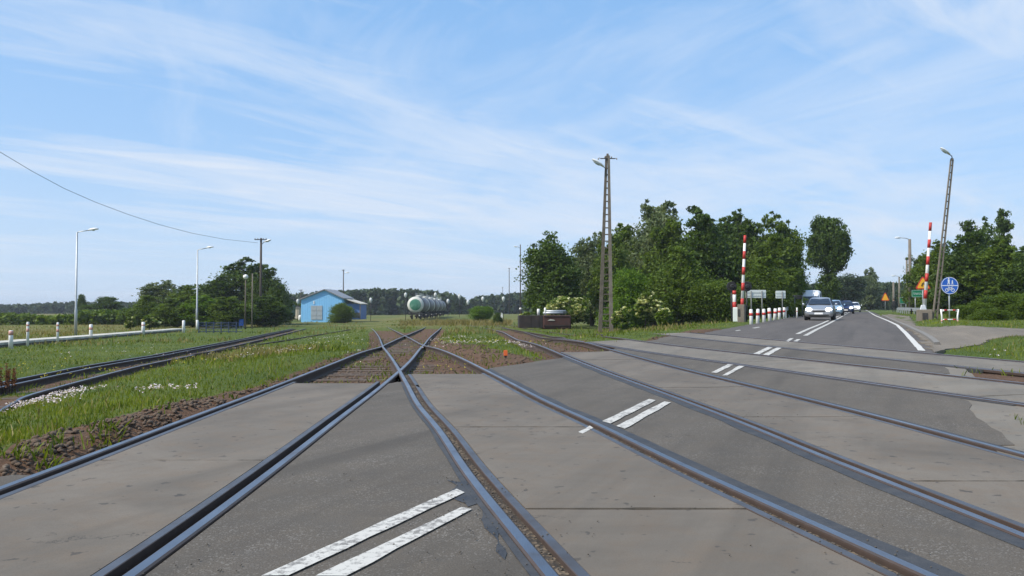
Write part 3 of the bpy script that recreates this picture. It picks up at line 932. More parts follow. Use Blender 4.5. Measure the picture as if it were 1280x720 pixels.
mb = MB().box((.17, -.08, za), (.98, .055, .06)).tube([(.17-.49, -.08, za), (.17-.56, -.08, za+.05), (.17-.62, -.08, za+.0), (.17-.64, -.08, za-.06)], .018, 6).tube([(.17+.49, -.08, za), (.17+.56, -.08, za+.03), (.17+.63, -.08, za+.0), (.17+.62, -.08, za-.05)], .018, 6)
ca = mb.build('crossarm', M['dark_metal'], t)
for ox in (-.64, .62, -.2, .26):
    MB().lathe([(.012, 0), (.045, .02), (.05, .07), (.03, .11), (.012, .13)], (.17+ox*.98, -.08, za+(.03 if abs(ox) < .3 else -.08)), 8).build('insulator', M['stone'], ca)
MB().tube([(.06, -.05, hT-.92), (-.02, -.1, hT-.86), (-.22, -.14, hT-.68)], .022, 7).build('arm', M['dark_metal'], t)
cobra_head(t, (-.10, -.14, hT-.80), (-1, -.35, 0), 1.0, .50, 'white')

# --- the leaning lattice pole on the right
X, Y, Z, k = base(1168, 403)
hT = (403-198)*k; lean = (1193-1168)*k/hT
t = empty('lamp_pole', (X, Y, Z), 0, 'leaning dark lattice lamp pole behind the blue cycle path sign', 'pole', rot=(0, math.atan(lean), 0))
for s in (-1, 1):
    mb = MB(); rings = []
    for z in (-.4, 0, hT*.5, hT):
        c = s*(.115-.055*z/hT); w = .030-.006*z/hT
        rings.append([Vector((c+u*w, v*(w+.025), z)) for u, v in ((-1, -1), (1, -1), (.4, 0), (1, 1), (-1, 1), (-.4, 0))])
    mb.loft(rings, smooth=False); mb.build('pole_leg', M['conc_pole'], t, fix=True)
for i in range(22):
    z = .3+i*hT*.0445; MB().box((0, 0, z), (max(.04, .23-.11*z/hT), .05, .06)).build('rung', M['old_or_shaded_pole'], t)
MB().box((0, 0, hT+.04), (.17, .12, .14), taper=.8).build('pole_cap', M['old_or_shaded_pole'], t, bevel=.02)
MB().tube([(0, 0, hT+.12), (-.06, -.05, hT+.22), (-.2, -.07, hT+.28)], .025, 7).build('arm', M['dark_metal'], t)
cobra_head(t, (-.16, -.06, hT+.26), (-1, -.2, 0), .72, .42)

def wood_pole(x, yb, yt, label, lamp=None, cross=0, r=.13, mat='darkwood', name='lamp_pole', cat='pole', group=None, tilt=.3, size=1.1, rt=None):
    X, Y, Z, k = base(x, yb); h = (yb-yt)*k
    t = empty(name, (X, Y, Z), 0, label, cat, group)
    MB().tube([(0, 0, -.3), (0, 0, h*.5), (0, 0, h)], [r, r*.85, (rt or r*.7)], 9).build('pole', M[mat], t)
    if cross:
        mb = MB().box((0, -r-.03, h-.22), (cross, .09, .11)); c = mb.build('crossarm', M['dark_metal'], t)
        for s in (-.92, -.45, .45, .92):
            MB().lathe([(.02, 0), (.06, .03), (.06, .13), (.02, .18)], (s*cross/2, -r-.03, h-.17), 7).build('insulator', M['stone'], c)
    if lamp:
        lx, ly = lamp; dx = (lx-x)*k; z = h-(ly-yt)*k
        s = 1 if dx > 0 else -1
        MB().tube([(0, 0, z-abs(dx)*.45), (s*abs(dx)*.3, -.05, z-abs(dx)*.18)], .035, 7).build('arm', M['dark_metal'], t)
        cobra_head(t, (s*abs(dx)*.25, -.05, z-abs(dx)*.2), (s, -.15, 0), size, tilt)
    return t

wood_pole(325.5, 407, 297.5, 'dark wooden pole with crossarm and lamp before the tall dark trees on the left', (338, 300.5), 1.6, .19, size=1.15)
wood_pole(315, 411, 342, 'slim grey pole without a lamp, between the globe lamp and the wooden pole', None, 0, .08, 'conc_pole', 'pole', 'pole')
X, Y, Z, k = base(306.5, 411.5); h = (411.5-349)*k
t = empty('street_lamp', (X, Y, Z), 0, 'globe lamp on a slim rusty post beside the blue fence', 'street lamp')
MB().tube([(0, 0, -.2), (0, 0, h)], [.085, .06], 8).build('pole', M['old_or_shaded_pole'], t)
MB().lathe([(.02, -.02), (.14, .02), (.26, .17), (.27, .28), (.2, .42), (.02, .5)], (0, 0, h), 12).build('lamp_globe', M['white'], t)

wood_pole(429, 396, 337, 'dark pole with a white lamp rising behind the blue shed', (437, 339.5), .9, .20, size=1.5, tilt=.1)
wood_pole(485, 389, 361, 'thin dark pole with a crossarm standing before the far forest', None, 3.2, .2, name='utility_pole')
wood_pole(376, 396, 362, 'dark signal-like mast with short arms at the left corner of the blue shed', (382, 363), 1.3, .18, 'dark_metal', 'utility_pole', size=.9, tilt=.1)
wood_pole(650.5, 399, 305.5, 'dark pole with white lamp on its left, at the edge of the dark round tree', (642, 307), 0, .13, size=1.0, tilt=.1)
wood_pole(636.5, 393, 335, 'far dark pole with a short arm, left of the lamp by the dark round tree', (632.5, 338), .8, .19, size=.7, tilt=.1)
wood_pole(628.3, 392, 359, 'farthest and shortest thin dark pole left of the dark round tree', None, .8, .13)

# concrete street lamps along the road on the right
def road_lamp(x, yb, yt, label, arm=None, Yd=100, r=.15):
    Xw = (x-CX)/F*Yd; Z = hgt(Xw, Yd); top = Q(x, yt, Yd).z; h = top-Z
    t = empty('street_lamp', (Xw, Yd, Z), 0, label, 'street lamp', 'concrete lamps along the road')
    MB().tube([(0, 0, -.3), (0, 0, h)], [r*1.2, r*.8], 9).build('pole', M['conc_pole'], t)
    if arm:
        MB().tube([(0, 0, h-.05), (-arm*.25, 0, h+.12), (-arm*.75, 0, h+.2)], .045, 7).build('arm', M['galv'], t)
        mb = MB().lathe([(.03, 0), (.10, .05), (.12, .3), (.09, .6), (.02, .72)], (0, 0, 0), 8, Matrix.Translation((-arm*.62, 0, h+.19)) @ Matrix.Rotation(-math.pi/2, 4, 'Y'))
        mb.build('lamp_head', M['lamp_house'], t)
    return t
road_lamp(1138, 386, 299, 'thick pale concrete street lamp with a long arm reaching over the road', 1.75, 96, .20)
road_lamp(1134, 386, 322, 'concrete post close behind the big street lamp with the long arm', None, 112, .15)
road_lamp(1124.2, 386, 346, 'grey concrete lamp post behind the small green road sign', .9, 136, .16)
road_lamp(1117, 386, 352.5, 'far pale concrete post beside the orange triangular sign', None, 165, .22)

# yard lamps: white drop-shaped heads on thin masts before the far forest
for x, y, Yd, lab in ((463.5, 375.5, 150, 'white yard lamp head before the forest, just right of the blue shed'), (507, 369, 140, 'white yard lamp head just left of the tank wagon'),
                      (544.3, 369, 150, 'white yard lamp head above the back of the tank wagons'), (560, 377, 200, 'small white yard lamp head right behind the tank wagons'),
                      (574.3, 371, 190, 'white yard lamp head at the right end of the far forest'), (585, 378, 210, 'small white yard lamp head above the gap at the end of the forest'),
                      (603.5, 374, 160, 'white yard lamp head above the small bright green bush'), (629.3, 374, 130, 'white yard lamp head beside the farthest thin dark pole'),
                      (372.3, 377, 150, 'white yard lamp head left of the blue shed corner')):
    p = Q(x, y, Yd); Z = hgt(p.x, Yd); h = p.z-Z; k = Yd/F
    t = empty('yard_lamp', (p.x, Yd, Z), 0, lab, 'yard lamp', 'white yard lamps among the tracks')
    MB().tube([(0, 0, -.2), (0, 0, h-2.2*k)], [.05, .04], 6).build('mast', M['dark_metal'], t)
    sz = 1.9*k
    MB().lathe([(.02, -1.9), (.45, -1.3), (.95, -.2), (1.0, .6), (.7, 1.4), (.1, 1.8)], (0, 0, 0), 12, Matrix.Translation((0, 0, h)) @ Matrix.Diagonal((sz, sz, sz, 1))).build('lamp_head', M['lamp_drop'], t)

# overhead cable
pts = []
for x, y in ((-30, 172), (0, 190), (40, 214), (80, 235.5), (120, 253), (160, 268), (200, 281), (240, 291.5), (280, 299), (322, 303.5)):
    r_ = ray(x, y)[0]
    Yd = 8.62/(-.214-r_) if r_ < -.32 else 84
    Yd = min(84, Yd); pts.append(Q(x, y, Yd))
mb = MB().tube(pts, [.004+.00013*p.y for p in pts], 5)
tag(mb.build('overhead_cable', M['black']), 'thin black overhead cable sagging across the sky on the left', 'cable')

# small markers between the tracks
def small_marker(x, yb, yt, label, w, mat='white', group='low white markers in the yard'):
    X, Y, Z, k = base(x, yb); h = (yb-yt)*k; w *= k
    mb = MB().box((0, 0, h*.45), (w, w*.5, h*.9+.0), taper=.85).lathe([(w*.42, h*.9), (w*.3, h*.98), (.01, h)], n=8)
    o = mb.build('track_marker', M[mat], None, (X, Y, Z)); tag(o, label, 'marker', group)
    return o
small_marker(591, 391, 383.5, 'low white marker standing in dry grass below the small bright green bush', 2.4)
small_marker(608, 397.5, 390.5, 'low white marker beside the overgrown rails, middle one of the three', 2.6)
small_marker(627, 399.5, 391, 'low white marker nearest the rusty container', 2.8)
X, Y, Z, k = base(632, 448); h = 11*k
t = empty('marker_stake', (X, Y, Z), 0, 'small orange red painted stake in the flowering weeds between the tracks', 'stake')
MB().box((0, 0, h*.4), (.05, .04, h*.9)).build('stake', M['wood'], t)
MB().box((0, -.025, h*.62), (.085, .03, h*.62), rz=.1).build('board', M['orange'], t, bevel=.008)

# rusty container with pale pipes lying on it
X, Y, Z, k = base(681, 411.5)
w = 65*k; hh = 18*k
t = empty('scrap_container', (X, Y, Z), 0, 'low rusty container with pale pipes on top, in the grass left of the big pole', 'container', rot=(0, 0, R(4)))
MB().box((-w*.27, .5, hh*.52), (w*.46, 1.5, hh*.85)).build('open_bin', M['blackrust'], t, bevel=.03)
mb = MB().box((w*.23, .45, hh*.48), (w*.54, 1.6, hh*.96)); mb.build('rusty_bin', M['brownrust'], t, bevel=.12)
mb = MB()
for i in range(3): mb.box((-w*.44+i*w*.16, -.26, hh*.52), (.06, .03, hh*.8))
mb.box((w*.22, -.375, hh*.26), (w*.50, .05, .09)).box((w*.22, -.375, hh*.9), (w*.5, .05, .06))
mb.build('ribs', M['blackrust'], t)
MB().prism([(w*.04, hh*.60), (w*.10, hh*.70), (w*.17, hh*.66), (w*.19, hh*.60)], .03, Matrix.Translation((0, -.38, 0))).build('torn_patch', M['platform'], t)
mb = MB()
for i, (a, b, z) in enumerate(((-.10, .34, 1.12), (-.06, .40, 1.24), (.02, .42, 1.14))):
    MB().tube([(w*(a+.07), .1+i*.35, hh*z), (w*(b+.02), .15+i*.3, hh*z)], .10, 9).build('pipe', M['galv'], t)
MB().lathe([(.12, 0), (.12, hh*.42), (.09, hh*.44)], (-w*.12, .1, hh*.97), 10).build('pipe_stub', M['white'], t)
MB().lathe([(.09, 0), (.09, hh*.50), (.06, hh*.52)], (w*.01, .1, hh*.97), 10).build('pipe_stub', M['white'], t)
X, Y, Z, k = base(650.5, 408); h = (408-385)*k
t = empty('marker_post', (X, Y, Z), 0, 'dark post with a pale round cap at the left end of the rusty container', 'post')
MB().box((0, 0, h*.45), (.14, .12, h*.95)).build('post', M['darkwood'], t)
MB().lathe([(.05, 0), (.13, .04), (.13, .17), (.04, .22)], (0, 0, h*.9), 9).build('cap', M['white'], t)

# ------------------------------------------------------------------ blue shed and the buildings beside it
Yb = 140
def qx(x): return (x-CX)/F*Yb
xl, xr, xm = qx(376.5), qx(427.5), qx(406)
zb = Q(400, 399.5, Yb).z; ze = Q(376, 374.5, Yb).z; zr = Q(406, 362.8, Yb).z; zer = Q(427, 372.8, Yb).z
cxm = (xl+xr)/2; L = 6.5
t = empty('shed', (cxm, Yb, zb), 0, 'bright blue sheet metal shed with grey doors and a shallow gabled roof', 'shed')
g = [(xl-cxm, -.5), (xr-cxm, -.5), (xr-cxm, zer-zb), (xm-cxm, zr-zb), (xl-cxm, ze-zb)]
Msh = Matrix.Shear('XY', 3, (0, 0)).to_4x4()
wl = MB(); b0 = [(x, 0, z) for x, z in g]; b1 = [(x+.06*L, L, z) for x, z in g]
wl.loft([[Vector(p) for p in b0], [Vector(p) for p in b1]], smooth=False); wall = wl.build('wall', M['blue_sheet'], t, fix=True)
# corrugation ribs belong to the sheet
rb = MB()
for i in range(17):
    x = xl-cxm+.25+i*(xr-xl-.5)/16
    zt = ((ze-zb)+(zr-ze)*(x-(xl-cxm))/(xm-xl)) if x < xm-cxm else ((zr-zb)-(zr-zer)*(x-(xm-cxm))/(xr-xm))
    rb.box((x, -.012, zt/2-.1), (.05, .03, zt-.3))
rb.build('sheet_ribs', M['blue_sheet'], t)
rf = MB(); ov = .35
for (xa, za), (xb, zb2) in (((xl-cxm-ov, ze-zb-.12), (xm-cxm, zr-zb+.02)), ((xm-cxm, zr-zb+.02), (xr-cxm+ov, zer-zb-.12))):
    rf.loft([[Vector((x+.06*y, y, z+d)) for x, z, d in ((xa, za, .02), (xb, zb2, .02), (xb, zb2, .20), (xa, za, .20))] for y in (-.35, L+.3)], smooth=False)
rf.build('roof', M['roof'], t, fix=True)
dxa, dxb = qx(389)-cxm, qx(403)-cxm; dh = Q(400, 382, Yb).z-zb
for a, b in ((dxa, (dxa+dxb)/2-.02), ((dxa+dxb)/2+.02, dxb)):
    d = MB().box(((a+b)/2, -.04, dh/2), (b-a, .08, dh)).build('door', M['door'], t)
    for hz2 in (.66, .3): MB().box(((a+b)/2, -.09, dh*hz2), ((b-a)*.86, .02, dh*.06)).build('door_rail', M['galv'], d)
MB().box((qx(392.5)-cxm, -.05, dh+.55), (.20, .08, .55)).build('wall_lamp', M['lamp_house'], t)
# lean-to on its right
x2 = qx(449)
t = empty('shed', (qx(436), Yb+2, zb+.2), 0, 'lower lean-to with pale sloping roof and blue wall coloured dark as shade, right of the blue shed', 'shed')
mb = MB().box((.35, 3, 1.2), (2.6, 6, 2.8)); mb.build('wall', M['blue_shaded'], t)  # shade on this side is put into the wall as a darker blue
MB().loft([[Vector((-1.2, y, 3.45)), Vector((1.85, y, 2.5)), Vector((1.85, y, 2.65)), Vector((-1.2, y, 3.6))] for y in (-.7, 6.3)], smooth=False).build('roof', M['roof_pale'], t, fix=True)
MB().box((1.72, -.5, 1.1), (.13, .13, 2.6)).build('corner_post', M['conc_pole'], t)
MB().box((.95, -.04, .55), (1.2, .06, .9)).build('lower_panel', M['conc_pole'], t)
# white tank by its corner, hut, locomotive
X, Y, Z, k = base(375.2, 400.5)
tag(MB().lathe([(.30, 0), (.36, .05), (.36, .85), (.28, 1.0), (.10, 1.08)], n=12).build('barrel', M['white'], None, (X, Y, Z)), 'small white barrel at the left corner of the blue shed', 'barrel')
Yh = 175
p = Q(369, 398, Yh)
t = empty('hut', (p.x, Yh, p.z), 0, 'small beige hut just left of the blue shed', 'hut')
MB().box((0, 0, 1.2), (2.1, 2.4, 2.4)).build('wall', M['beige'], t)
MB().box((0, 0, 2.48), (2.5, 2.8, .16)).build('roof', M['roof'], t)
MB().box((-.3, -1.22, .95), (.8, .06, 1.9)).build('door', M['darkwood'], t)
Yl = 150
p = Q(353.5, 400, Yl)
t = empty('locomotive', (p.x, Yl, p.z), R(8), 'dark green locomotive with red buffer beam half hidden by the trees on the left', 'locomotive')
MB().box((.3, 3, 1.9), (2.4, 7, 2.0)).build('body', M['green_loco'], t, bevel=.1)
MB().box((.3, 2.2, 2.95), (2.5, 2.6, .35)).build('cab_roof', M['dark_metal'], t, bevel=.08)
MB().box((.3, 3, .75), (2.3, 7.2, .5)).build('frame', M['dark_metal'], t)
MB().box((.3, -.68, 1.0), (2.4, .14, .38)).build('buffer_beam', M['red'], t)
for s in (-1, 1):
    MB().lathe([(.06, 0), (.06, .3), (.2, .31), (.2, .36)], (0, 0, 0), 10, Matrix.Translation((.3+s*.8, -.72, 1.0)) @ Matrix.Rotation(math.pi/2, 4, 'X')).build('buffer', M['dark_metal'], t)
    MB().box((.3+s*.6, -.53, 2.1), (.7, .06, .55)).build('window', M['glass'], t)
for i in range(4):
    for s in (-1, 1):
        MB().lathe([(.42, -.06), (.45, 0), (.42, .06)], (0, 0, 0), 14, Matrix.Translation((.3+s*.75, .2+i*1.8, .40)) @ Matrix.Rotation(math.pi/2, 4, 'Y')).build('wheel', M['dark_metal'], t)

# blue fence
p0 = P(250, 411); p1 = P(300, 409)
Lf = math.hypot(p1[0]-p0[0], p1[1]-p0[1]); ang = math.atan2(p1[1]-p0[1], p1[0]-p0[0])
Yf = 66; xa, xb = (249-CX)/F*Yf, (303-CX)/F*Yf
zf = hgt(xa, Yf); hf = 14*Yf/F
t = empty('fence', (xa, Yf, zf), 0, 'blue metal fence under the trees behind the second street lamp', 'fence')
n = int((xb-xa)/.62)
for i in range(n+1):
    MB().box((i*.62, 0, hf/2), (.07, .07, hf)).build('post', M['fence_blue'], t)
mb = MB()
for z in (.12, .38, .64, .9): mb.box(((xb-xa)/2, .05, hf*z), (xb-xa, .03, .05))
for i in range(n*5): mb.box((i*.124, .09, hf*.52), (.022, .022, hf*.9))
mb.build('fence_bars', M['fence_blue'], t)
X, Y, Z, k = base(301.5, 410)
t = empty('notice_board', (X, Y, Z), 0, 'deep blue board on two feet at the right end of the blue fence', 'board')
MB().box((0, 0, .62), (.50, .08, .75)).build('panel', M['sign_blue'], t, bevel=.02)
for s in (-1, 1): MB().box((s*.18, .06, .4), (.05, .05, .95)).build('leg', M['galv'], t)
for x, h in ((321, 9), (332.5, 10), (339, 10)):
    X, Y, Z, k = base(x, 408)
    tag(MB().lathe([(.06, -.1), (.06, h*k), (.03, h*k+.05)], n=8).build('marker_post', M['conc_pole'], None, (X, Y, Z)), {321: 'short grey post at the foot of the wooden pole with a crossarm', 332.5: 'short grey post between the wooden pole and the dark green locomotive', 339: 'short grey post nearest the dark green locomotive'}[x], 'post', 'short grey posts under the trees')
X, Y, Z, k = base(341.5, 408.5)
tag(MB().lathe([(.16, 0), (.19, .05), (.19, .3), (.1, .4), (.03, .42)], n=10).build('white_marker', M['white'], None, (X, Y, Z)), 'small round white marker at the edge of the siding near the green locomotive', 'marker')

# ------------------------------------------------------------------ tank wagons
def tank_wagon():
    t = empty('tank_wagon', (0, 0, 0), 0, 'tmp', 'tank wagon', 'rake of tank wagons')
    Lw = 13.0; zc = 2.62; r = 1.47
    My = Matrix.Rotation(-math.pi/2, 4, 'X')
    prof = [(r, .55), (r, Lw-.55)]
    MB().lathe(prof, (0, 0, zc), 28, My).build('tank', M['tank'], t)
    dish = [(.02, 0), (.55, .035), (.98, .13), (1.02, .145)]
    e = MB().lathe(dish, (0, 0, zc), 28, My).build('green_end', M['tank_green'], t)
    MB().lathe([(1.02, .145), (1.28, .28), (1.43, .44), (r+.004, .56), (r+.004, .62)], (0, 0, zc), 28, My).build('white_end', M['tank_white'], t)
    MB().lathe([(r+.004, Lw-1.2), (r+.004, Lw-.56), (1.30, Lw-.28), (.9, Lw-.1), (.02, Lw)], (0, 0, zc), 28, My).build('far_end', M['tank'], t)
    MB().lathe([(.55, 0), (.55, .35), (.5, .42), (.05, .46)], (0, Lw*.5, zc+r-.1), 14).build('dome', M['tank_white'], t)
    mb = MB().box((0, Lw/2, zc+r+.02), (.7, 5.2, .05))
    for y in np.linspace(Lw/2-2.6, Lw/2+2.6, 6):
        for s in (-1, 1): mb.box((s*.36, y, zc+r+.35), (.035, .035, .7))
    for s in (-1, 1): mb.box((s*.36, Lw/2, zc+r+.7), (.035, 5.2, .035))
    mb.build('walkway', M['galv'], t)
    mb = MB()
    for s in (-1, 1): mb.box((s*.45, Lw/2, 1.0), (.16, Lw-.4, .28))
    mb.box((0, .25, 1.0), (2.6, .2, .34)).box((0, Lw-.25, 1.0), (2.6, .2, .34))
    for y in (2.2, Lw-2.2): mb.box((0, y, 1.15), (2.0, .5, .35))
    mb.build('frame', M['dark_metal'], t)
    for y in (-.0, Lw):
        for s in (-1, 1):
            d = -1 if y == 0 else 1
            MB().lathe([(.07, 0), (.07, .32), (.22, .33), (.22, .38), (.02, .40)], (0, 0, 0), 12, Matrix.Translation((s*.88, .15 if y == 0 else Lw-.15, 1.05)) @ Matrix.Rotation(math.pi/2*(1 if d < 0 else -1), 4, 'X')).build('buffer', M['dark_metal'], t)
    for y in (1.3, 3.1, Lw-3.1, Lw-1.3):
        for s in (-1, 1):
            MB().lathe([(.40, -.07), (.46, -.06), (.46, .0), (.42, .06)], (0, 0, 0), 16, Matrix.Translation((s*.78, y, .46)) @ Matrix.Rotation(math.pi/2, 4, 'Y')).build('wheel', M['dark_metal'], t)
    for s in (-1, 1):
        for y in (2.2, Lw-2.2): MB().box((s*.98, y, .52), (.1, 2.5, .34)).build('bogie_frame', M['brownrust'], t)
    MB().tube([(.75, .10, .75), (.75, .02, .75), (.75, -.02, .75)], .11, 10).build('tail_disc', M['white'], t)
    return t
W0 = Q(519, 381, 142); hd = R(1.3)
wg = tank_wagon()
labs = ['white tank wagon with a green round end, the front one of the rake', 'second tank wagon of the rake, right behind the one with the green end', 'third tank wagon from the front of the rake', 'fourth tank wagon from the front, far down the yard', 'farthest tank wagon, last of the rake before the forest']
for i, lab in enumerate(labs):
    o = wg if i == 0 else copy_tree(wg)
    o['label'] = lab
    o.location = (W0.x-math.sin(hd)*i*13.8, W0.y+math.cos(hd)*i*13.8, W0.z-2.62); o.rotation_euler.z = hd

# ------------------------------------------------------------------ level crossing barriers
def boom(parent, pts_len, r0, r1, n, first_red=True, origin=(0, 0, 0), d=(0, 0, 1)):
    """striped pole: white tube and red sleeves"""
    d = Vector(d).normalized(); o = Vector(origin)
    b = MB().tube([o, o+d*pts_len], [r0, r1], 12).build('boom', M['white'], parent)
    for i in range(n):
        if (i % 2 == 0) == first_red:
            a0, a1 = i/n, (i+1)/n
            MB().tube([o+d*pts_len*a0, o+d*pts_len*min(1, a1)], [r0+(r1-r0)*a0+.005, r0+(r1-r0)*a1+.005], 12).build('red_stripe', M['red'], b)

X, Y, Z, k = base(926, 402.8)
t = empty('barrier', (X, Y, Z), R(-24), 'raised red and white level crossing barrier left of the road, beside the trees', 'barrier')
hb = 24*k
MB().box((.05, 0, hb*.45), (.40, .62, hb*.95)).build('mast', M['conc_pole'], t, bevel=.04)
MB().box((-.26, -.02, hb*.40), (.30, .5, hb*.75)).build('drive_box', M['sign_back'], t, bevel=.04)
MB().box((-.06, -.33, hb*.5), (.12, .04, hb*.36)).build('hatch', M['dark_metal'], t)
boom(t, (403-292-22)*k, .095, .07, 9, True, (.08, 0, hb*.82), (.047, 0, 1))
mb = MB().tube([(-.36, .05, hb*.72), (-.36, .05, hb*.72+36*k*.62)], .10, 10).build('counterweight_arm', M['white'], t)
for a, b in ((.0, .36), (.78, 1.0)):
    MB().tube([(-.36, .05, hb*.72+36*k*.62*a), (-.36, .05, hb*.72+36*k*.62*b)], .107, 10).build('red_stripe', M['red'], mb)
# the two round light shields behind it
for x, lab in ((914.5, 'black round back of a crossing light left of the barrier boom'), (933.5, 'black round back of a crossing light right of the barrier boom')):
    pz = Q(x, 358, Y+.6); 
    tt = empty('crossing_light', (pz.x, Y+.6, hgt(pz.x, Y+.6)), 0, lab, 'signal', 'crossing lights seen from behind'); hh = pz.z-hgt(pz.x, Y+.6)
    MB().lathe([(.30, -.02), (.30, .02), (.27, .03)], (0, 0, 0), 18, Matrix.Translation((0, 0, hh)) @ Matrix.Rotation(math.pi/2, 4, 'X')).build('backboard', M['black'], tt)
    MB().lathe([(.13, 0), (.13, .18), (.09, .22)], (0, 0, 0), 12, Matrix.Translation((0, -.02, hh)) @ Matrix.Rotation(math.pi/2, 4, 'X')).build('lamp_housing', M['black'], tt)
    MB().tube([(0, .05, -.1), (0, .05, hh)], .045, 8).build('pole', M['dark_metal'], tt)

X, Y, Z, k = base(1155.5, 403)
t = empty('barrier', (X, Y, Z), R(-24), 'raised red and white level crossing barrier right of the road, on a concrete block', 'barrier')
hb = 17*k
MB().box((0, 0, hb*.45), (.78, .6, hb*1.0)).build('drive_box', M['conc_pole'], t, bevel=.05)
MB().box((.02, -.31, hb*.45), (.26, .05, hb*.5)).build('hatch', M['dark_metal'], t)
MB().box((-.05, 0, hb*1.08), (.36, .34, hb*.4), taper=.6).build('mast', M['galv'], t, bevel=.03)
boom(t, (403-278-19)*k, .092, .07, 10, False, (.02, 0, hb*1.12), (.075, 0, 1))

# ------------------------------------------------------------------ bollards left of the road
xs = [(939.0, 405.0, 386.5), (947.0, 404.2, 386.2), (955.0, 402.8, 386.2), (962.3, 401.0, 385.0), (968.3, 399.8, 385.6), (974.2, 398.6, 384.6), (979.6, 397.6, 384.2)]
names = ['nearest the barrier', 'second from the barrier', 'third from the barrier, before the blank sign', 'in the middle of its row', 'fifth from the barrier', 'sixth from the barrier', 'farthest from the barrier, beside the guard rail']
X0, Y0, Z0, k0 = base(*xs[0][:2])
pro = None
for i, ((x, yb, yt), nm) in enumerate(zip(xs, names)):
    X, Y, Z, k = base(x, yb); h = (yb-yt)*k
    if pro is None:
        pro = empty('bollard', (0, 0, 0), 0, 'x', 'bollard', 'striped bollards along the road')
        MB().lathe([(.115, -.15), (.11, h*.96), (.08, h)], n=10).build('post', M['white'], pro)
        MB().lathe([(.118, h*.55), (.116, h*.74)], n=10).build('red_band', M['red'], pro)
        o = pro
    else: o = copy_tree(pro)
    o['label'] = 'white bollard with a red band, '+nm
    o.location = (X, Y, Z); o.rotation_euler = (rnd.uniform(-.03, .03), rnd.uniform(-.10, .04), rnd.uniform(0, 3)); o.scale = (.82 if i < 3 else .95, .82 if i < 3 else .95, h/((405-386.5)*k0))

# blank backs of road signs on the left
def back_sign(x0, x1, y0, y1, yb, label, legs, Yd, mat='sign_back'):
    a, b = Q(x0, y0, Yd), Q(x1, y1, Yd); xm = (a.x+b.x)/2; Z = hgt(xm, Yd)
    t = empty('road_sign', (xm, Yd, Z), 0, label, 'road sign', 'backs of road signs on the left')
    MB().box((0, 0, (a.z+b.z)/2-Z), (b.x-a.x, .04, a.z-b.z)).build('sign_panel', M[mat], t, bevel=.015)
    mb = MB()
    for zz in (.3, .7): MB().box((0, -.035, b.z-Z+(a.z-b.z)*zz), ((b.x-a.x)*.92, .02, .03)).build('sign_rail', M[mat], t)
    for lx in legs: MB().tube([((lx-CX)/F*Yd-xm, -.07, -.2), ((lx-CX)/F*Yd-xm, -.07, a.z-Z-.05)], .035, 8).build('leg', M['leg_grey'], t)
    return t
back_sign(932, 957.5, 362.5, 372.5, 401, 'wide pale blank back of a road sign on two legs behind the bollards', (938.5, 952), 48)
back_sign(969.5, 982, 363.5, 373, 399, 'smaller greyish sign back on one leg, half lost in the trees behind the bollards', (977.5,), 56, 'sign_back')
back_sign(991, 1003, 369, 374, 397, 'dark narrow sign back left of the silver car', (993, 1002.5), 66, 'dark_metal')

def guard_rail(px, label, height=.72, mat='galv'):
    w = [P(*p) for p in px]
    t = empty('guard_rail', (w[0][0], w[0][1], hgt(*w[0])), 0, label, 'guard rail')
    o = Vector((w[0][0], w[0][1], hgt(*w[0])))
    rings = []
    for X, Y in w:
        c = Vector((X, Y, hgt(X, Y)))-o
        rings.append([c+Vector((u, v, z)) for u, v, z in ((0, -.03, height-.30), (0, .02, height-.24), (0, -.04, height-.19), (0, .02, height-.15), (0, -.04, height-.08), (0, -.02, height), (.03, .04, height), (.03, .06, height-.3))])
    MB().loft(rings, smooth=False).build('rail', M[mat], t, fix=True)
    for (X, Y), (X2, Y2) in zip(w, w[1:]):
        n = max(1, int(math.hypot(X2-X, Y2-Y)/2.2))
        for i in range(n+1):
            xx, yy = X+(X2-X)*i/n, Y+(Y2-Y)*i/n
            p = Vector((xx, yy, hgt(xx, yy)))-o
            MB().box((p.x, p.y+.1, p.z+height*.42), (.08, .06, height*.9)).build('post', M[mat], t)
    return t
guard_rail([(983, 397.2), (990, 396), (997, 395)], 'short grey guard rail left of the silver car, after the last bollard', .85)
guard_rail([(1151, 396.0), (1140, 394.8), (1122, 392.6)], 'long grey guard rail behind the right barrier, along the path', .75)
striped_post(996.3, 397.5, 384.5, 'thin white reflector post between the guard rail and the silver car', [(.6, .7)], .06)

# ------------------------------------------------------------------ signs on the right
def disc_mb(r, n=36, d=.03):
    return MB().prism([(r*math.cos(2*math.pi*i/n), r*math.sin(2*math.pi*i/n)) for i in range(n)], d)
def figure(parent, M4, s, name='pictogram', mat='sign_white'):
    pass
Ys = 36.0
c = Q(1187, 357, Ys); Xs = c.x; Zs = hgt(Xs, Ys)+.16; r = 10.8*Ys/F
t = empty('road_sign', (Xs, Ys, Zs), 0, 'round blue sign with white walkers above a line and a bicycle below', 'road sign')
hz_ = c.z-Zs
MB().tube([(0, .05, -.2), (0, .05, hz_+r*.8)], .03, 8).build('post', M['galv'], t)
face_ = disc_mb(r).build('sign_panel', M['sign_blue'], t, (0, 0, hz_))
ring = MB(); n = 40; rr = []
for a in range(n):
    q = 2*math.pi*a/n; rr.append(q)
for i in range(n):
    q0, q1 = rr[i], rr[(i+1) % n]
    ring.quad(*[(rad*math.cos(q), -.018, rad*math.sin(q)) for rad, q in ((r*.93, q0), (r*.985, q0), (r*.985, q1), (r*.93, q1))])
ring.box((0, -.019, 0), (r*1.84, .006, r*.085))
ring.build('sign_line', M['sign_white'], t, (0, 0, hz_))
pm = MB()
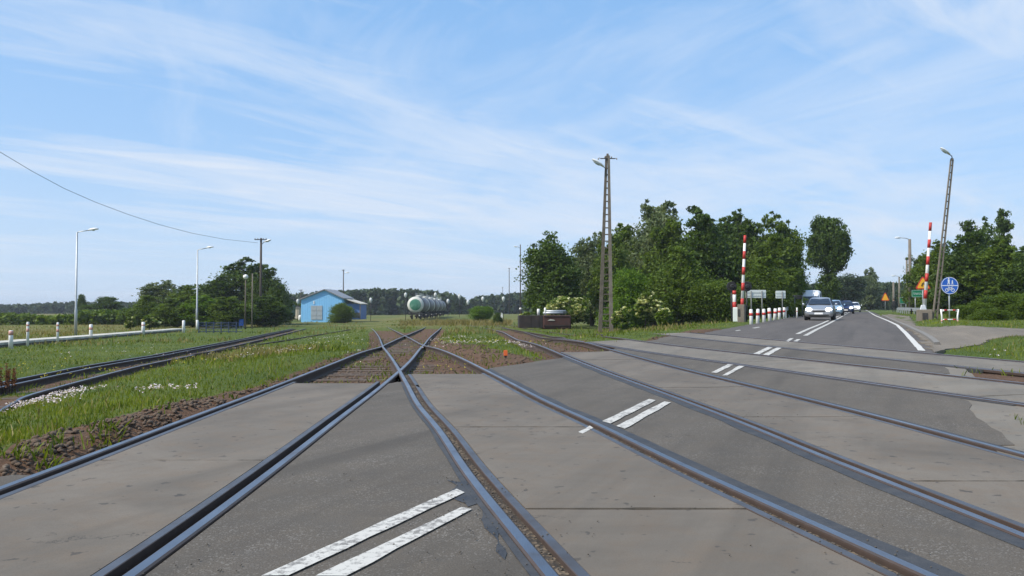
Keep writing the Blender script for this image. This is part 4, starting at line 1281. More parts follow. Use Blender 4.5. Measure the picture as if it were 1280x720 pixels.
def person_flat(pm, x, z, s):
    n = 12
    pm.prism([(x+.11*s*math.cos(2*math.pi*i/n), z+.86*s+.11*s*math.sin(2*math.pi*i/n)) for i in range(n)], .006, Matrix.Translation((0, -.019, 0)))
    pm.prism([(x-.14*s, z+.72*s), (x+.14*s, z+.72*s), (x+.11*s, z+.34*s), (x-.11*s, z+.34*s)], .006, Matrix.Translation((0, -.019, 0)))
    pm.prism([(x-.11*s, z+.34*s), (x-.01*s, z+.34*s), (x-.10*s, z), (x-.2*s, z)], .006, Matrix.Translation((0, -.019, 0)))
    pm.prism([(x+.01*s, z+.34*s), (x+.11*s, z+.34*s), (x+.2*s, z), (x+.1*s, z)], .006, Matrix.Translation((0, -.019, 0)))
person_flat(pm, -r*.12, r*.12, r*.78); person_flat(pm, r*.30, r*.12, r*.52)
pm.build('pedestrian_symbol', M['sign_white'], t, (0, 0, hz_), fix=True)
bk = MB()
def flat_ring(bk, x, z, r0, r1, n=20):
    for i in range(n):
        q0, q1 = 2*math.pi*i/n, 2*math.pi*(i+1)/n
        bk.quad(*[(x+rad*math.cos(q), -.022, z+rad*math.sin(q)) for rad, q in ((r0, q0), (r1, q0), (r1, q1), (r0, q1))])
def flat_bar(bk, a, b, w):
    a = Vector((a[0], 0, a[1])); b = Vector((b[0], 0, b[1])); d = (b-a).normalized(); nn = Vector((-d.z, 0, d.x))*w/2
    bk.quad(*[tuple(p+Vector((0, -.022, 0))) for p in (a-nn, b-nn, b+nn, a+nn)])
bw = r*.21
flat_ring(bk, -r*.34, -r*.52, bw*.72, bw); flat_ring(bk, r*.34, -r*.52, bw*.72, bw)
for a, b in (((-.34, -.52), (-.12, -.24)), ((-.12, -.24), (.22, -.24)), ((.34, -.52), (.20, -.14)), ((-.34, -.52), (.02, -.52)), ((.02, -.52), (.22, -.24)), ((.02, -.52), (-.14, -.18)), ((-.22, -.16), (-.06, -.16)), ((.20, -.14), (.32, -.14))):
    flat_bar(bk, (a[0]*r, a[1]*r), (b[0]*r, b[1]*r), r*.055)
bk.build('bicycle_symbol', M['sign_white'], t, (0, 0, hz_))

# red and white safety railing round the sign
X0_ = (1175-CX)/F*35; X1_ = (1198.5-CX)/F*35
zt = hgt((X0_+X1_)/2, 35)+.16
t = empty('safety_railing', ((X0_+X1_)/2, 35, zt), R(2), 'small red and white tubular railing at the foot of the round blue sign', 'railing')
wv = (X1_-X0_)/2; hv = (401-384.5)*35/F
for s in (-1, 1):
    p = MB().tube([(s*(wv-.06), 0, -.15), (s*(wv-.06), 0, hv*.5), (s*(wv-.02), 0, hv)], .035, 8).build('post', M['white'], t)
    MB().tube([(s*(wv-.06), 0, hv*.06), (s*(wv-.06), 0, hv*.17)], .040, 8).build('red_band', M['red_faded'], p)
for z, nm in ((hv*.93, 'top_bar'), (hv*.22, 'lower_bar')):
    b = MB().tube([(-wv+.05, 0, z), (wv-.05, 0, z)], .026, 8).build(nm, M['white'], t)
    for u in (-.62, .32):
        MB().tube([(wv*u, 0, z), (wv*(u+.36), 0, z)], .031, 8).build('red_band', M['red'], b)
for s in (-1, 1):
    MB().tube([(s*(wv-.06), 0, hv*.78), (s*(wv-.12), 0, hv*.87), (s*(wv-.22), 0, hv*.93)], .022, 7).build('corner_brace', M['white'], t)

def tri_sign(x, yt, yb_, w, Yd, label, ybase, sym=True, col='sign_yellow'):
    a = Q(x, yt, Yd); b = Q(x, yb_, Yd); k = Yd/F; Z = hgt(a.x, Yd); hw = w*k/2; hh = a.z-b.z
    t = empty('road_sign', (a.x, Yd, Z), 0, label, 'road sign', 'yellow triangular warning signs')
    def tri(s, d, y, n=5):
        pts = []
        cz = b.z-Z+hh*.36; rad = hh*.09*s
        for cxx, czz, a0 in ((0, hh*.64*s-rad*2, 90), (-hw*s+rad*1.75, -hh*.36*s+rad, 210), (hw*s-rad*1.75, -hh*.36*s+rad, 330)):
            for i in range(n):
                q = R(a0-60+120*i/(n-1)); pts.append((cxx+rad*math.cos(q), cz+czz+rad*math.sin(q)))
        return MB().prism(pts, d, Matrix.Translation((0, y, 0)))
    tri(1, .03, 0).build('sign_border', M['sign_red'], t, fix=True)
    pn = tri(.80, .012, -.016).build('sign_panel', M[col], t, fix=True)
    if sym:
        zc = b.z-Z+hh*.25
        bb = MB()
        bb.tube([(-hw*.18, -.03, zc-hh*.02), (-hw*.10, -.03, zc+hh*.15), (hw*.06, -.03, zc+hh*.24), (hw*.16, -.03, zc+hh*.12), (hw*.24, -.03, zc-hh*.08)], hh*.035, 6)
        bb.build('road_works_symbol', M['black'], t)
    MB().tube([(0, .05, -.2), (0, .05, a.z-Z-.1)], .035, 8).build('post', M['galv'], t)
    return t
tri_sign(1153.5, 344.5, 361.5, 20, 62, 'yellow and red triangular warning sign half hidden by the right barrier', 395)
tri_sign(1106.5, 365, 376, 11, 118, 'far orange triangular warning sign at the end of the road', 388, False)
p = Q(1110.5, 377, 119.5)
MBp = None

def green_sign(x0, x1, y0, y1, Yd, label, legs, txt=True):
    a, b = Q(x0, y0, Yd), Q(x1, y1, Yd); xm = (a.x+b.x)/2; Z = hgt(xm, Yd); w = b.x-a.x; h = a.z-b.z
    t = empty('road_sign', (xm, Yd, Z), 0, label, 'road sign', 'green town signs')
    pz = (a.z+b.z)/2-Z
    MB().box((0, 0, pz), (w, .04, h)).build('sign_panel', M['sign_green'], t, bevel=.02)
    mb = MB()
    for u, v, ww, hh_ in ((0, .46, .96, .025), (0, -.46, .96, .025), (.475, 0, .012, .92), (-.475, 0, .012, .92)): mb.box((u*w, -.024, pz+v*h), (ww*w, .006, hh_*h))
    mb.build('sign_line', M['sign_white'], t)
    if txt:   # the town name is too far off to read: a row of letter-sized strokes
        mb = MB(); x = -.34*w
        for i, (lw, lh) in enumerate(((.05, .34), (.04, .22), (.05, .22), (.05, .22), (.04, .22), (.02, .34), (.05, .22), (.04, .3))):
            mb.box((x, -.026, pz-.13*h+lh*h/2), (lw*w*.42, .006, lh*h)); mb.box((x+lw*w*.55, -.026, pz-.13*h+.22*h*(1 if i % 2 else .15)), (lw*w*.7, .006, .06*h)); x += (lw+.045)*w
        mb.build('lettering', M['sign_white'], t)
    for u in legs: MB().tube([(u*w, .06, -.2), (u*w, .06, a.z-Z-.1)], .04, 8).build('leg', M['galv'], t)
green_sign(1139.5, 1156.5, 362.5, 371.5, 72, 'larger green town sign with white lettering beside the right barrier', (-.22, .38))
green_sign(1124.5, 1134.5, 371.5, 379.5, 100, 'smaller green town sign behind the lamp post on the right', (-.3, .3), False)

# ------------------------------------------------------------------ walker on the path
def walker(loc, rz):
    t = empty('person', loc, rz, 'person in dark clothes walking along the path far down the road', 'person')
    J = [((0, 0, .95), .14), ((0, 0, 1.15), .13), ((0, 0, 1.38), .15), ((0, 0, 1.50), .06), ((0, .01, 1.60), .085), ((0, .01, 1.72), .075),
         ((-.10, .0, .90), .09), ((-.11, .12, .50), .065), ((-.11, .02, .08), .045), ((-.11, .16, .04), .04),
         ((.10, 0, .90), .09), ((.11, .10, .50), .065), ((.11, -.28, .12), .045), ((.11, -.16, .05), .04),
         ((-.21, 0, 1.40), .06), ((-.25, -.10, 1.12), .045), ((-.25, .02, .88), .035), ((-.25, .06, .80), .03),
         ((.21, 0, 1.40), .06), ((.25, .06, 1.12), .045), ((.25, .20, .90), .035), ((.25, .24, .83), .03)]
    E_ = [(0, 1), (1, 2), (2, 3), (3, 4), (4, 5), (0, 6), (6, 7), (7, 8), (8, 9), (0, 10), (10, 11), (11, 12), (12, 13), (2, 14), (14, 15), (15, 16), (16, 17), (2, 18), (18, 19), (19, 20), (20, 21)]
    me = bpy.data.meshes.new('body'); me.from_pydata([j[0] for j in J], E_, []); me.materials.append(M['cloth'])
    o = bpy.data.objects.new('body', me); COL.objects.link(o); o.parent = t
    sk = o.modifiers.new('skin', 'SKIN'); me.skin_vertices[0].data[0].use_root = True
    for i, (p, r) in enumerate(J): me.skin_vertices[0].data[i].radius = (r, r)
    s = o.modifiers.new('sub', 'SUBSURF'); s.levels = 2; s.render_levels = 2
    MB().lathe([(.02, 1.50), (.085, 1.55), (.098, 1.64), (.09, 1.72), (.05, 1.78), (.01, 1.79)], (0, .01, 0), 12).build('head', M['skin'], t)
    MB().lathe([(.100, 1.68), (.100, 1.74), (.07, 1.80), (.01, 1.815)], (0, -.01, 0), 12).build('hair', M['black'], t)
    return t
p = Q(1117.5, 392, 100); walker((p.x, 100, hgt(p.x, 100)+.0), R(-20))

# ------------------------------------------------------------------ cars
def car(name, label, paint, L=4.3, W=1.76, Hh=1.45, lights=True, van=False, group=None):
    """nose towards -Y; stations along the length, each a ring across the body"""
    t = empty(name, (0, 0, 0), 0, label, 'van' if van else 'car', group)
    hw = W/2
    if van:
        st = [(-.5, .32, .75, .86, .80), (-.49, .25, .95, .93, .84), (-.44, .22, 1.08, .98, .86), (-.36, .20, 1.18, 1.0, .88), (-.27, .20, Hh*.93, 1.0, .80), (-.20, .20, Hh, 1.0, .80), (.46, .20, Hh, 1.0, .82), (.5, .28, Hh*.97, .97, .78)]
    else:
        st = [(-.5, .34, .58, .72, .66), (-.492, .26, .68, .84, .74), (-.46, .20, .76, .93, .80), (-.36, .18, .86, .99, .82), (-.235, .17, .95, 1.0, .84), (-.16, .17, 1.16, 1.0, .72), (-.085, .17, Hh*.955, 1.0, .66), (-.02, .17, Hh, 1.0, .65), (.14, .17, Hh*.99, 1.0, .65), (.28, .17, Hh*.93, 1.0, .64), (.40, .18, 1.08, .99, .70), (.455, .2, 1.0, .96, .74), (.492, .28, .9, .9, .74), (.5, .36, .72, .8, .7)]
    rings = []
    belt = .90 if not van else 1.12
    for u, zb, zt, wb, wt in st:
        y = u*L; zm = min(belt, zb+(zt-zb)*.78); pts = []
        half = [(0, zb), (.72*wb*hw, zb), (.94*wb*hw, zb+.06), (wb*hw, zb+(zm-zb)*.45), (.985*wb*hw, zb+(zm-zb)*.8), (.95*wb*hw, zm), ((.95*wb*.45+wt*.55)*hw if zt > zm+.1 else .9*wb*hw, zm+(zt-zm)*.5), (wt*hw if zt > zm+.1 else .8*wb*hw, zt-.05*min(1, (zt-zm)*4)), (wt*hw*.82, zt-.008), (0, zt+.012)]
        for x, z in half: pts.append(Vector((x, y, z)))
        for x, z in half[-2:0:-1]: pts.append(Vector((-x, y, z)))
        rings.append(pts)
    MB().loft(rings).build('body', M[paint], t, fix=True)
    f = -L/2
    # windscreen, side and rear glass
    def bar(i, k, sgn=1):
        return rings[i][k]
    def panel(nm, quads, mat, off):
        mb = MB()
        for q in quads:
            q = [Vector(p) for p in q]; nrm = (q[1]-q[0]).cross(q[3]-q[0]).normalized(); c = sum(q, Vector())/4
            if nrm.dot(c-Vector((0, 0, .6))) < 0: nrm = -nrm
            qq = [c+(p-c)*.97+nrm*off for p in q]; mb.quad(*qq)
            for a in range(4):
                mb.quad(qq[a], qq[(a+1) % 4], qq[(a+1) % 4]-nrm*(off+.01), qq[a]-nrm*(off+.01))
        return mb.build(nm, mat, t, fix=False)
    if van: iw0, iw1 = 3, 4
    else: iw0, iw1 = 4, 6
    a, b = rings[iw0], rings[iw1]
    yA, yB = a[0].y, b[0].y; zA, zB = a[9].z+.02, b[9].z-.05
    wA, wB = hw*.80, hw*.62
    if van:
        wA, wB = hw*.84, hw*.80; yB = yA+(yB-yA)*.62; zB = zA+(zB-zA)*.60
    mid = rings[iw0+1][9] if iw1-iw0 > 1 else None
    if mid is not None:
        wm = (wA+wB)/2
        panel('windscreen', [[(-wA, yA, zA), (wA, yA, zA), (wm, mid.y, mid.z), (-wm, mid.y, mid.z)], [(-wm, mid.y, mid.z), (wm, mid.y, mid.z), (wB, yB, zB), (-wB, yB, zB)]], M['glass'], .03)
    else:
        panel('windscreen', [[(-wA, yA, zA), (wA, yA, zA), (wB, yB, zB), (-wB, yB, zB)]], M['glass'], .03)
    for s in (-1, 1):
        if van:
            panel('side_window', [[(s*hw*.965, L*-.33, 1.2), (s*hw*.965, L*-.16, 1.2), (s*hw*.86, L*-.17, Hh-.3), (s*hw*.86, L*-.25, Hh-.3)]], M['glass'], .035)
        else:
            panel('side_window', [[(s*hw*.93, L*-.17, belt+.05), (s*hw*.93, L*.06, belt+.05), (s*hw*.70, L*.05, Hh-.12), (s*hw*.70, L*-.07, Hh-.12)]], M['glass'], .045)
            panel('side_window', [[(s*hw*.93, L*.075, belt+.05), (s*hw*.90, L*.33, belt+.07), (s*hw*.70, L*.26, Hh-.15), (s*hw*.70, L*.065, Hh-.12)]], M['glass'], .045)
        zl = .66 if not van else .82
        Mh = Matrix.Translation((s*hw*.66, f+.075, zl)) @ Matrix.Rotation(s*.45, 4, 'Z') @ Matrix.Rotation(math.pi/2, 4, 'X') @ Matrix.Diagonal((1.35, .85, 1, 1))
        MB().lathe([(.145, -.05), (.145, .04), (.10, .08), (.01, .095)], (0, 0, 0), 14, Mh).build('headlight', M['headlight'] if lights else M['galv'], t)
        MB().lathe([(.02, -.07), (.10, -.05), (.10, .05), (.02, .07)], (0, 0, 0), 10, Matrix.Translation((s*(hw+.10), L*-.17, belt+.10)) @ Matrix.Diagonal((1, .6, .8, 1)) @ Matrix.Rotation(math.pi/2, 4, 'Y')).build('mirror', M[paint], t)
        for y in (-L*.315, L*.295):
            Mw = Matrix.Translation((s*(hw-.10), y, .31)) @ Matrix.Rotation(math.pi/2, 4, 'Y')
            w = MB().lathe([(.19, -.10), (.29, -.105), (.315, -.08), (.315, .08), (.29, .105), (.19, .10)], (0, 0, 0), 20, Mw).build('wheel', M['black'], t)
            MB().lathe([(.195, -.09), (.195, .09)], (0, 0, 0), 16, Mw).build('rim', M['galv'], w)
    MB().box((0, f+.012, .56 if not van else .72), (W*.42, .05, .12)).build('grille', M['dark_metal'], t, bevel=.015)
    MB().box((0, f+.02, .31), (W*.66, .06, .12)).build('air_intake', M['black'], t, bevel=.015)
    MB().box((0, f-.018, .42), (.50, .02, .11)).build('number_plate', M['sign_white'], t)
    return t
def put_car(o, x, Yd, rz=None, dx=0):
    X = (x-CX)/F*Yd; a = RC.head(Yd)
    o.location = (X, Yd, hgt(X, Yd)+.012); o.rotation_euler = (0, 0, -a if rz is None else rz)
put_car(car('car', 'silver car with lit headlights coming towards the crossing, the nearest car', 'car_silver', group='cars queueing on the road'), 1025.2, 51.5)
put_car(car('car', 'pale blue white car tucked in right behind the silver car', 'car_pale', group='cars queueing on the road'), 1041.5, 74)
put_car(car('car', 'dark blue car with lit headlights, right of the pale car behind the silver one', 'car_blue', W=1.8, Hh=1.5, group='cars queueing on the road'), 1057, 92)
put_car(car('car', 'white car at the far end of the queue, behind the dark blue car', 'car_white', group='cars queueing on the road'), 1067.5, 116)
put_car(car('van', 'white van on the left verge behind the silver car', 'car_white', L=5.2, W=1.95, Hh=2.45, lights=False, van=True), 1014.5, 80)
# ------------------------------------------------------------------ trees: tapered trunk and limbs, crown of many leaf faces in clumps
def leaf_quads(C, size, up=.35, stretch=1.7, rg=NR):
    n = len(C)
    nr = rg.normal(size=(n, 3)); nr[:, 2] = np.abs(nr[:, 2])+up
    nr /= np.linalg.norm(nr, axis=1)[:, None]
    a = rg.normal(size=(n, 3)); u = np.cross(nr, a); u /= np.linalg.norm(u, axis=1)[:, None]; v = np.cross(nr, u)
    s = np.broadcast_to(size, (n,))[:, None]*rg.uniform(.65, 1.35, (n, 1))
    u = u*s*stretch*.5; v = v*s*.5
    bend = nr*s*.12
    V = np.empty((n, 4, 3)); V[:, 0] = C-u; V[:, 1] = C-v*.9+bend; V[:, 2] = C+u; V[:, 3] = C+v*.9+bend
    return V.reshape(-1, 3), np.arange(n*4).reshape(n, 4)

def crown_points(blobs, n, clump=26, spread=.30, shell=.55, rg=NR):
    B = np.array(blobs, float); w = (B[:, 3]*B[:, 4]*B[:, 5])**(.7); w /= w.sum()
    m = max(4, n//clump)
    bi = rg.choice(len(B), m, p=w)
    d = rg.normal(size=(m, 3)); d /= np.linalg.norm(d, axis=1)[:, None]
    rad = shell+(1.04-shell)*rg.random(m)**.6
    cc = B[bi, :3]+d*B[bi, 3:]*rad[:, None]
    cs = rg.uniform(.6, 1.4, m)*B[bi, 3:].mean(axis=1)*spread
    ct = rg.random(m)
    k = np.repeat(np.arange(m), clump)
    q = rg.normal(size=(len(k), 3)); q *= (rg.random(len(k))**.45/np.linalg.norm(q, axis=1))[:, None]
    p = cc[k]+q*1.75*cs[k][:, None]*np.array([1, 1, .62])
    t = np.clip(.62*ct[k]+.38*rg.random(len(k)), 0, 1)
    return p, t

def trunk_mb(h, r, limbs, seed, bend=.05):
    g = random.Random(seed); mb = MB()
    pts = [(0, 0, -.3)]; x = y = 0
    for i in range(1, 7):
        x += g.uniform(-bend, bend)*h*.3; y += g.uniform(-bend, bend)*h*.3; pts.append((x, y, h*i/6))
    mb.tube(pts, [r*1.35, r, r*.86, r*.72, r*.56, r*.36, r*.12], 9)
    for i in range(limbs):
        z = h*g.uniform(.28, .85); j = min(5, int(z/h*6)); b = Vector(pts[j]).lerp(Vector(pts[j+1]), z/h*6-j)
        a = g.uniform(0, 6.28); ln = h*g.uniform(.2, .38)*(1.1-z/h*.6); rr = r*.38*(1.15-z/h)
        d = Vector((math.cos(a), math.sin(a), g.uniform(.3, .9))).normalized()
        p1 = b+d*ln*.5; p2 = b+d*ln+Vector((0, 0, ln*.2))
        mb.tube([b, p1, p2], [rr, rr*.65, rr*.15], 6)
        for q in range(2):
            e = (d+Vector((g.uniform(-.8, .8), g.uniform(-.8, .8), g.uniform(-.1, .6)))).normalized()
            mb.tube([p1, p1+e*ln*.45], [rr*.5, rr*.1], 5)
    return mb

def blobs_for(kind, g):
    """crown envelopes for a tree of height 10"""
    B = []
    if kind == 'oval':
        for i in range(9):
            z = g.uniform(3.0, 8.4); k = 1-abs(z-5.2)/6.2
            a = g.uniform(0, 6.28); o = g.uniform(.4, 1.6)*k
            B.append((o*math.cos(a), o*math.sin(a), z, g.uniform(1.3, 2.0)*k, g.uniform(1.3, 2.0)*k, g.uniform(1.1, 1.7)*k))
        B += [(0, 0, 8.1, 1.5, 1.5, 1.7), (0, 0, 5.2, 2.3, 2.3, 2.6)]
    elif kind == 'broad':
        for i in range(14):
            z = g.uniform(2.2, 8.6); a = g.uniform(0, 6.28); k = math.sqrt(max(.12, 1-((z-4.8)/4.6)**2)); o = g.uniform(1.0, 2.6)*k
            B.append((o*math.cos(a), o*math.sin(a), z, g.uniform(1.1, 1.8), g.uniform(1.1, 1.8), g.uniform(.9, 1.35)))
        B += [(g.uniform(-1, 1), 0, 8.1, 1.9, 1.9, 1.6), (0, 0, 5.5, 2.2, 2.2, 2.5)]
    elif kind == 'loose':
        for i in range(17):
            z = g.uniform(3.0, 9.5); a = g.uniform(0, 6.28); o = g.uniform(.3, 2.3)*(1.15-z/11)
            B.append((o*math.cos(a), o*math.sin(a), z, g.uniform(.5, 1.0), g.uniform(.5, 1.0), g.uniform(.35, .6)))
    elif kind == 'bush':
        for i in range(13):
            a = g.uniform(0, 6.28); o = g.uniform(0, 3.0); z = g.uniform(1.5, 7.2)*(1-o*.1)
            B.append((o*math.cos(a), o*math.sin(a), z, g.uniform(1.3, 2.3), g.uniform(1.3, 2.3), g.uniform(1.2, 2.2)))
        B += [(0, 0, 3.5, 3.2, 3.2, 3.2)]
    elif kind == 'mass':      # foliage down to the ground, ragged top of several leaders
        for i in range(17):
            z = g.uniform(1.0, 7.6); a = g.uniform(0, 6.28); o = g.uniform(.8, 2.7)*(1.08-abs(z-3.8)/8)
            B.append((o*math.cos(a), o*math.sin(a), z, g.uniform(1.0, 1.7), g.uniform(1.0, 1.7), g.uniform(.8, 1.3)))
        for i in range(5):
            a = g.uniform(0, 6.28); o = g.uniform(.3, 1.9)
            B.append((o*math.cos(a), o*math.sin(a), g.uniform(7.8, 9.1), g.uniform(.55, 1.0), g.uniform(.55, 1.0), g.uniform(.6, .95)))
        B += [(0, 0, 4.5, 2.6, 2.6, 3.6)]
    elif kind == 'lone':
        for i in range(11):
            z = g.uniform(5.0, 9.0); k = math.sqrt(max(.15, 1-((z-6.8)/3.4)**2)); a = g.uniform(0, 6.28)
            B.append((1.5*k*math.cos(a), 1.5*k*math.sin(a), z, 1.5*k, 1.5*k, 1.1))
        B += [(0, 0, 7, 2, 2, 2.2), (.2, 0, 9.2, 1.0, 1.0, .7), (-.3, 0, 2.8, 1.3, 1.3, 1.6), (.4, .3, 1.4, 1.5, 1.5, 1.3), (-.2, 0, 4.0, .7, .7, .9)]
    elif kind == 'pillar':
        for i in range(12):
            z = g.uniform(.8, 8.6); k = math.sqrt(max(.1, 1-((z-4.2)/5.4)**2)); a = g.uniform(0, 6.28)
            B.append((1.2*k*math.cos(a), 1.2*k*math.sin(a), z, 1.7*k, 1.7*k, 1.6))
        B += [(.3, 0, 8.8, .9, .9, 1.1), (-.2, 0, 7.2, 1.6, 1.6, 1.5), (0, 0, 4.6, 2.5, 2.5, 3.9)]
    return B

TREES = {}
def tree_proto(kind, var, mat, n, leaf):
    key = (kind, var, mat)
    if key in TREES: return TREES[key]
    g = random.Random(hash((kind, var)) % 9973 if False else sum(map(ord, kind))*7+var*131)
    B = blobs_for(kind, g)
    p, t = crown_points(B, int(n*3.6), 34, .27 if kind != 'loose' else .36, .45); leaf *= .52
    V, Fq = leaf_quads(p, leaf)
    o = np_mesh('crown', V, Fq, M[mat], None, {'tint': ('FACE', t)})
    me = o.data; bpy.data.objects.remove(o)
    tr = trunk_mb(8.6 if kind != 'bush' else 5.5, .24 if kind != 'bush' else .14, 9, var+3).build('trunk', M['bark'])
    tm = tr.data; bpy.data.objects.remove(tr)
    TREES[key] = (me, tm); return TREES[key]

ZW = {'oval': (10.0, 5.6), 'broad': (10.0, 7.6), 'loose': (9.9, 6.0), 'bush': (9.6, 8.2), 'pillar': (10, 5.2), 'lone': (9.9, 6.6), 'mass': (9.9, 7.0)}
def tree(x, yt, wpx, Yd, kind, var, mat, label, group='trees beside the road', n=5200, leaf=.42, cat='tree', name='tree', yb=None, depth=1.0):
    """x: middle, yt: top, wpx: width in the photo, at distance Yd"""
    X = (x-CX)/F*Yd; Z = hgt(X, Yd); top = Q(x, yt, Yd).z
    h = top-Z; w = wpx*Yd/F
    me, tm = tree_proto(kind, var, mat, n, leaf)
    hz, wz = ZW[kind]
    t = empty(name, (X, Yd, Z-.05), rnd.uniform(0, 6.28), label, cat, group)
    t.scale = (w/wz, w/wz*depth, h/hz)
    for nm, m_ in (('trunk', tm), ('crown', me)):
        o = bpy.data.objects.new(nm, m_); COL.objects.link(o); o.parent = t
    return t

g1 = 'trees left of the road'; g2 = 'trees right of the road'; g3 = 'trees behind the platform'
tree(689, 289, 64, 76, 'pillar', 0, 'leaf_dark', 'dark dense round tree standing alone on the left, beside the lamp pole', g1, 8500, .36)
tree(740, 284, 62, 84, 'mass', 1, 'leaf_pale', 'pale grey green willowy tree right of the dark round tree, behind the big pole', g1, 6500, .34)
tree(787, 318, 66, 66, 'bush', 2, 'leaf_bright', 'bright yellow green bush right of the big pole under the taller trees', g1, 7000, .36, name='bush', cat='bush')
tree(818, 241, 84, 86, 'mass', 23, 'leaf_pale', 'tallest tree of the clump, loose and windblown with a ragged top', g1, 8500, .36)
tree(790, 272, 80, 90, 'mass', 4, 'leaf_mid', 'broad mid green tree behind the windblown tree and the bright bush', g1, 7500, .38)
tree(838, 275, 84, 82, 'mass', 5, 'leaf_mid', 'rounded mid green tree in the middle of the clump, below the windblown top', g1, 7500, .38)
tree(880, 258, 92, 80, 'mass', 6, 'leaf_dark', 'broad dark tree rising left of the raised barrier boom', g1, 8000, .38)
tree(928, 258, 84, 84, 'mass', 7, 'leaf_dark', 'dark tree right behind the raised barrier boom', g1, 7000, .38)
tree(978, 264, 66, 82, 'mass', 8, 'leaf_mid', 'open yellow green tree right of the barrier boom with gaps in its top', g1, 7500, .36)
tree(962, 292, 80, 80, 'mass', 9, 'leaf_mid', 'lower rounded tree under the open tree, above the blank sign backs', g1, 7500, .38)
tree(765, 290, 60, 80, 'mass', 21, 'leaf_mid', 'mid green tree between the big pole and the windblown tree', g1, 7000, .36)
tree(905, 264, 66, 88, 'mass', 22, 'leaf_dark', 'dark tree top left of the barrier boom, set back in the clump', g1, 7000, .38)
tree(995, 325, 52, 84, 'bush', 10, 'leaf_dark', 'dark bush at the road edge left of the lone tree', g1, 5500, .4, name='bush', cat='bush')
tree(852, 306, 84, 64, 'mass', 11, 'leaf_mid', 'wide dusky green tree in front of the clump, right of the flowering shrub', g1, 8500, .34)
tree(902, 330, 84, 61, 'bush', 12, 'leaf_mid', 'tall bush in front of the clump just left of the barrier', g1, 8000, .34, name='bush', cat='bush')
tree(958, 318, 70, 64, 'mass', 13, 'leaf_mid', 'mid green tree with low branches behind the bollards and the blank sign', g1, 7500, .34)
tree(1036, 272, 56, 100, 'lone', 14, 'leaf_dark', 'dark lone tree left of the road with a bare lower trunk, above the silver car', g1, 9500, .36)
tree(985, 356, 44, 70, 'bush', 15, 'leaf_dark', 'low dark bush behind the guard rail left of the silver car', g1, 5000, .38, name='bush', cat='bush')
tree(1006, 352, 40, 92, 'bush', 16, 'leaf_dark', 'dark bush in the shade behind the white van', g1, 5000, .4, name='bush', cat='bush')

for x, yt, w, Yd, kd, vr, mt, lab in ((1058, 341, 52, 170, 'broad', 4, 'leaf_far', 'distant dark tree at the end of the road, right of the lone tree'), (1087, 332, 36, 200, 'mass', 3, 'leaf_pale', 'distant thin pale tree standing over the end of the road'),
                                      (1084, 350, 60, 240, 'broad', 6, 'leaf_far', 'low distant tree directly above the vanishing road'), (1108, 347, 40, 210, 'bush', 2, 'leaf_far', 'distant tree behind the far orange triangle'),
                                      (1130, 352, 44, 190, 'bush', 11, 'leaf_far', 'distant tree behind the concrete lamp posts'), (1040, 350, 50, 190, 'bush', 12, 'leaf_far', 'distant dark bush behind the queue of cars')):
    tree(x, yt, w, Yd, kd, vr, mt, lab, 'far trees at the end of the road', 5000, .42)
tree(1150, 318, 46, 96, 'mass', 17, 'leaf_mid', 'mid green tree behind the right barrier and the tall lamp posts', g2, 6000, .38)
tree(1176, 300, 66, 76, 'mass', 18, 'leaf_mid', 'mid green tree right behind the leaning lattice pole', g2, 7500, .36)
tree(1216, 288, 96, 70, 'mass', 5, 'leaf_dark', 'large dark tree behind the round blue sign', g2, 7500, .36)
tree(1221, 264, 66, 84, 'mass', 19, 'leaf_dark', 'thin topped tree rising above the dark tree behind the blue sign', g2, 2600, .4)
tree(1257, 261, 44, 86, 'loose', 20, 'leaf_dark', 'ragged slender tree top near the right edge of the photo', g2, 1500, .4)
tree(1262, 298, 96, 66, 'mass', 9, 'leaf_mid', 'broad mid green tree at the right edge of the photo', g2, 7500, .36)
tree(1300, 296, 90, 62, 'mass', 6, 'leaf_dark', 'dark tree cut by the right edge of the photo', g2, 7500, .38)
for x, yt, w, Yd, vr, lab in ((1222, 371, 58, 44, 2, 'low grey green bush right of the red and white safety railing'), (1258, 352, 74, 46, 12, 'tall bush on the right verge between the blue sign and the right edge'), (1292, 358, 60, 42, 11, 'bush at the right edge of the photo above the path'), (1238, 380, 50, 41, 13, 'lowest bush at the edge of the right verge grass'), (1205, 374, 46, 50, 10, 'bush directly behind the safety railing and blue sign')):
    tree(x, yt, w, Yd, 'bush', vr, 'leaf_mid', lab, 'bushes on the right verge', 8000, .34, 'bush', 'bush')

tree(203, 347, 66, 108, 'mass', 1, 'leaf_pale', 'pale birch like tree left of the second street lamp', g3, 7000, .34)
tree(234, 354, 58, 104, 'mass', 24, 'leaf_mid', 'mid green rounded tree just left of the second street lamp', g3, 6500, .36)
tree(266, 345, 70, 114, 'mass', 9, 'leaf_dark', 'dark tree right of the second street lamp behind bright bushes', g3)
tree(302, 322, 84, 118, 'mass', 6, 'leaf_dark', 'tallest dark tree of the left clump, behind the globe lamp', g3)
tree(334, 333, 60, 114, 'mass', 5, 'leaf_dark', 'dark tree at the right end of the left clump, behind the crossarm pole', g3)
tree(348, 352, 38, 110, 'mass', 13, 'leaf_dark', 'low dark tree right of the crossarm pole above the locomotive', g3)
tree(254, 367, 60, 92, 'mass', 18, 'leaf_bright', 'bright green bush above the blue fence', g3, name='bush', cat='bush')
tree(291, 370, 62, 90, 'mass', 17, 'leaf_mid', 'mid green bush behind the globe lamp at the end of the blue fence', g3, name='bush', cat='bush')
tree(221, 372, 56, 92, 'mass', 11, 'leaf_mid', 'mid green bush between the last white platform posts', g3, name='bush', cat='bush')
tree(184, 368, 44, 98, 'mass', 13, 'leaf_mid', 'leftmost rounded bush of the clump behind the platform', g3, name='bush', cat='bush')
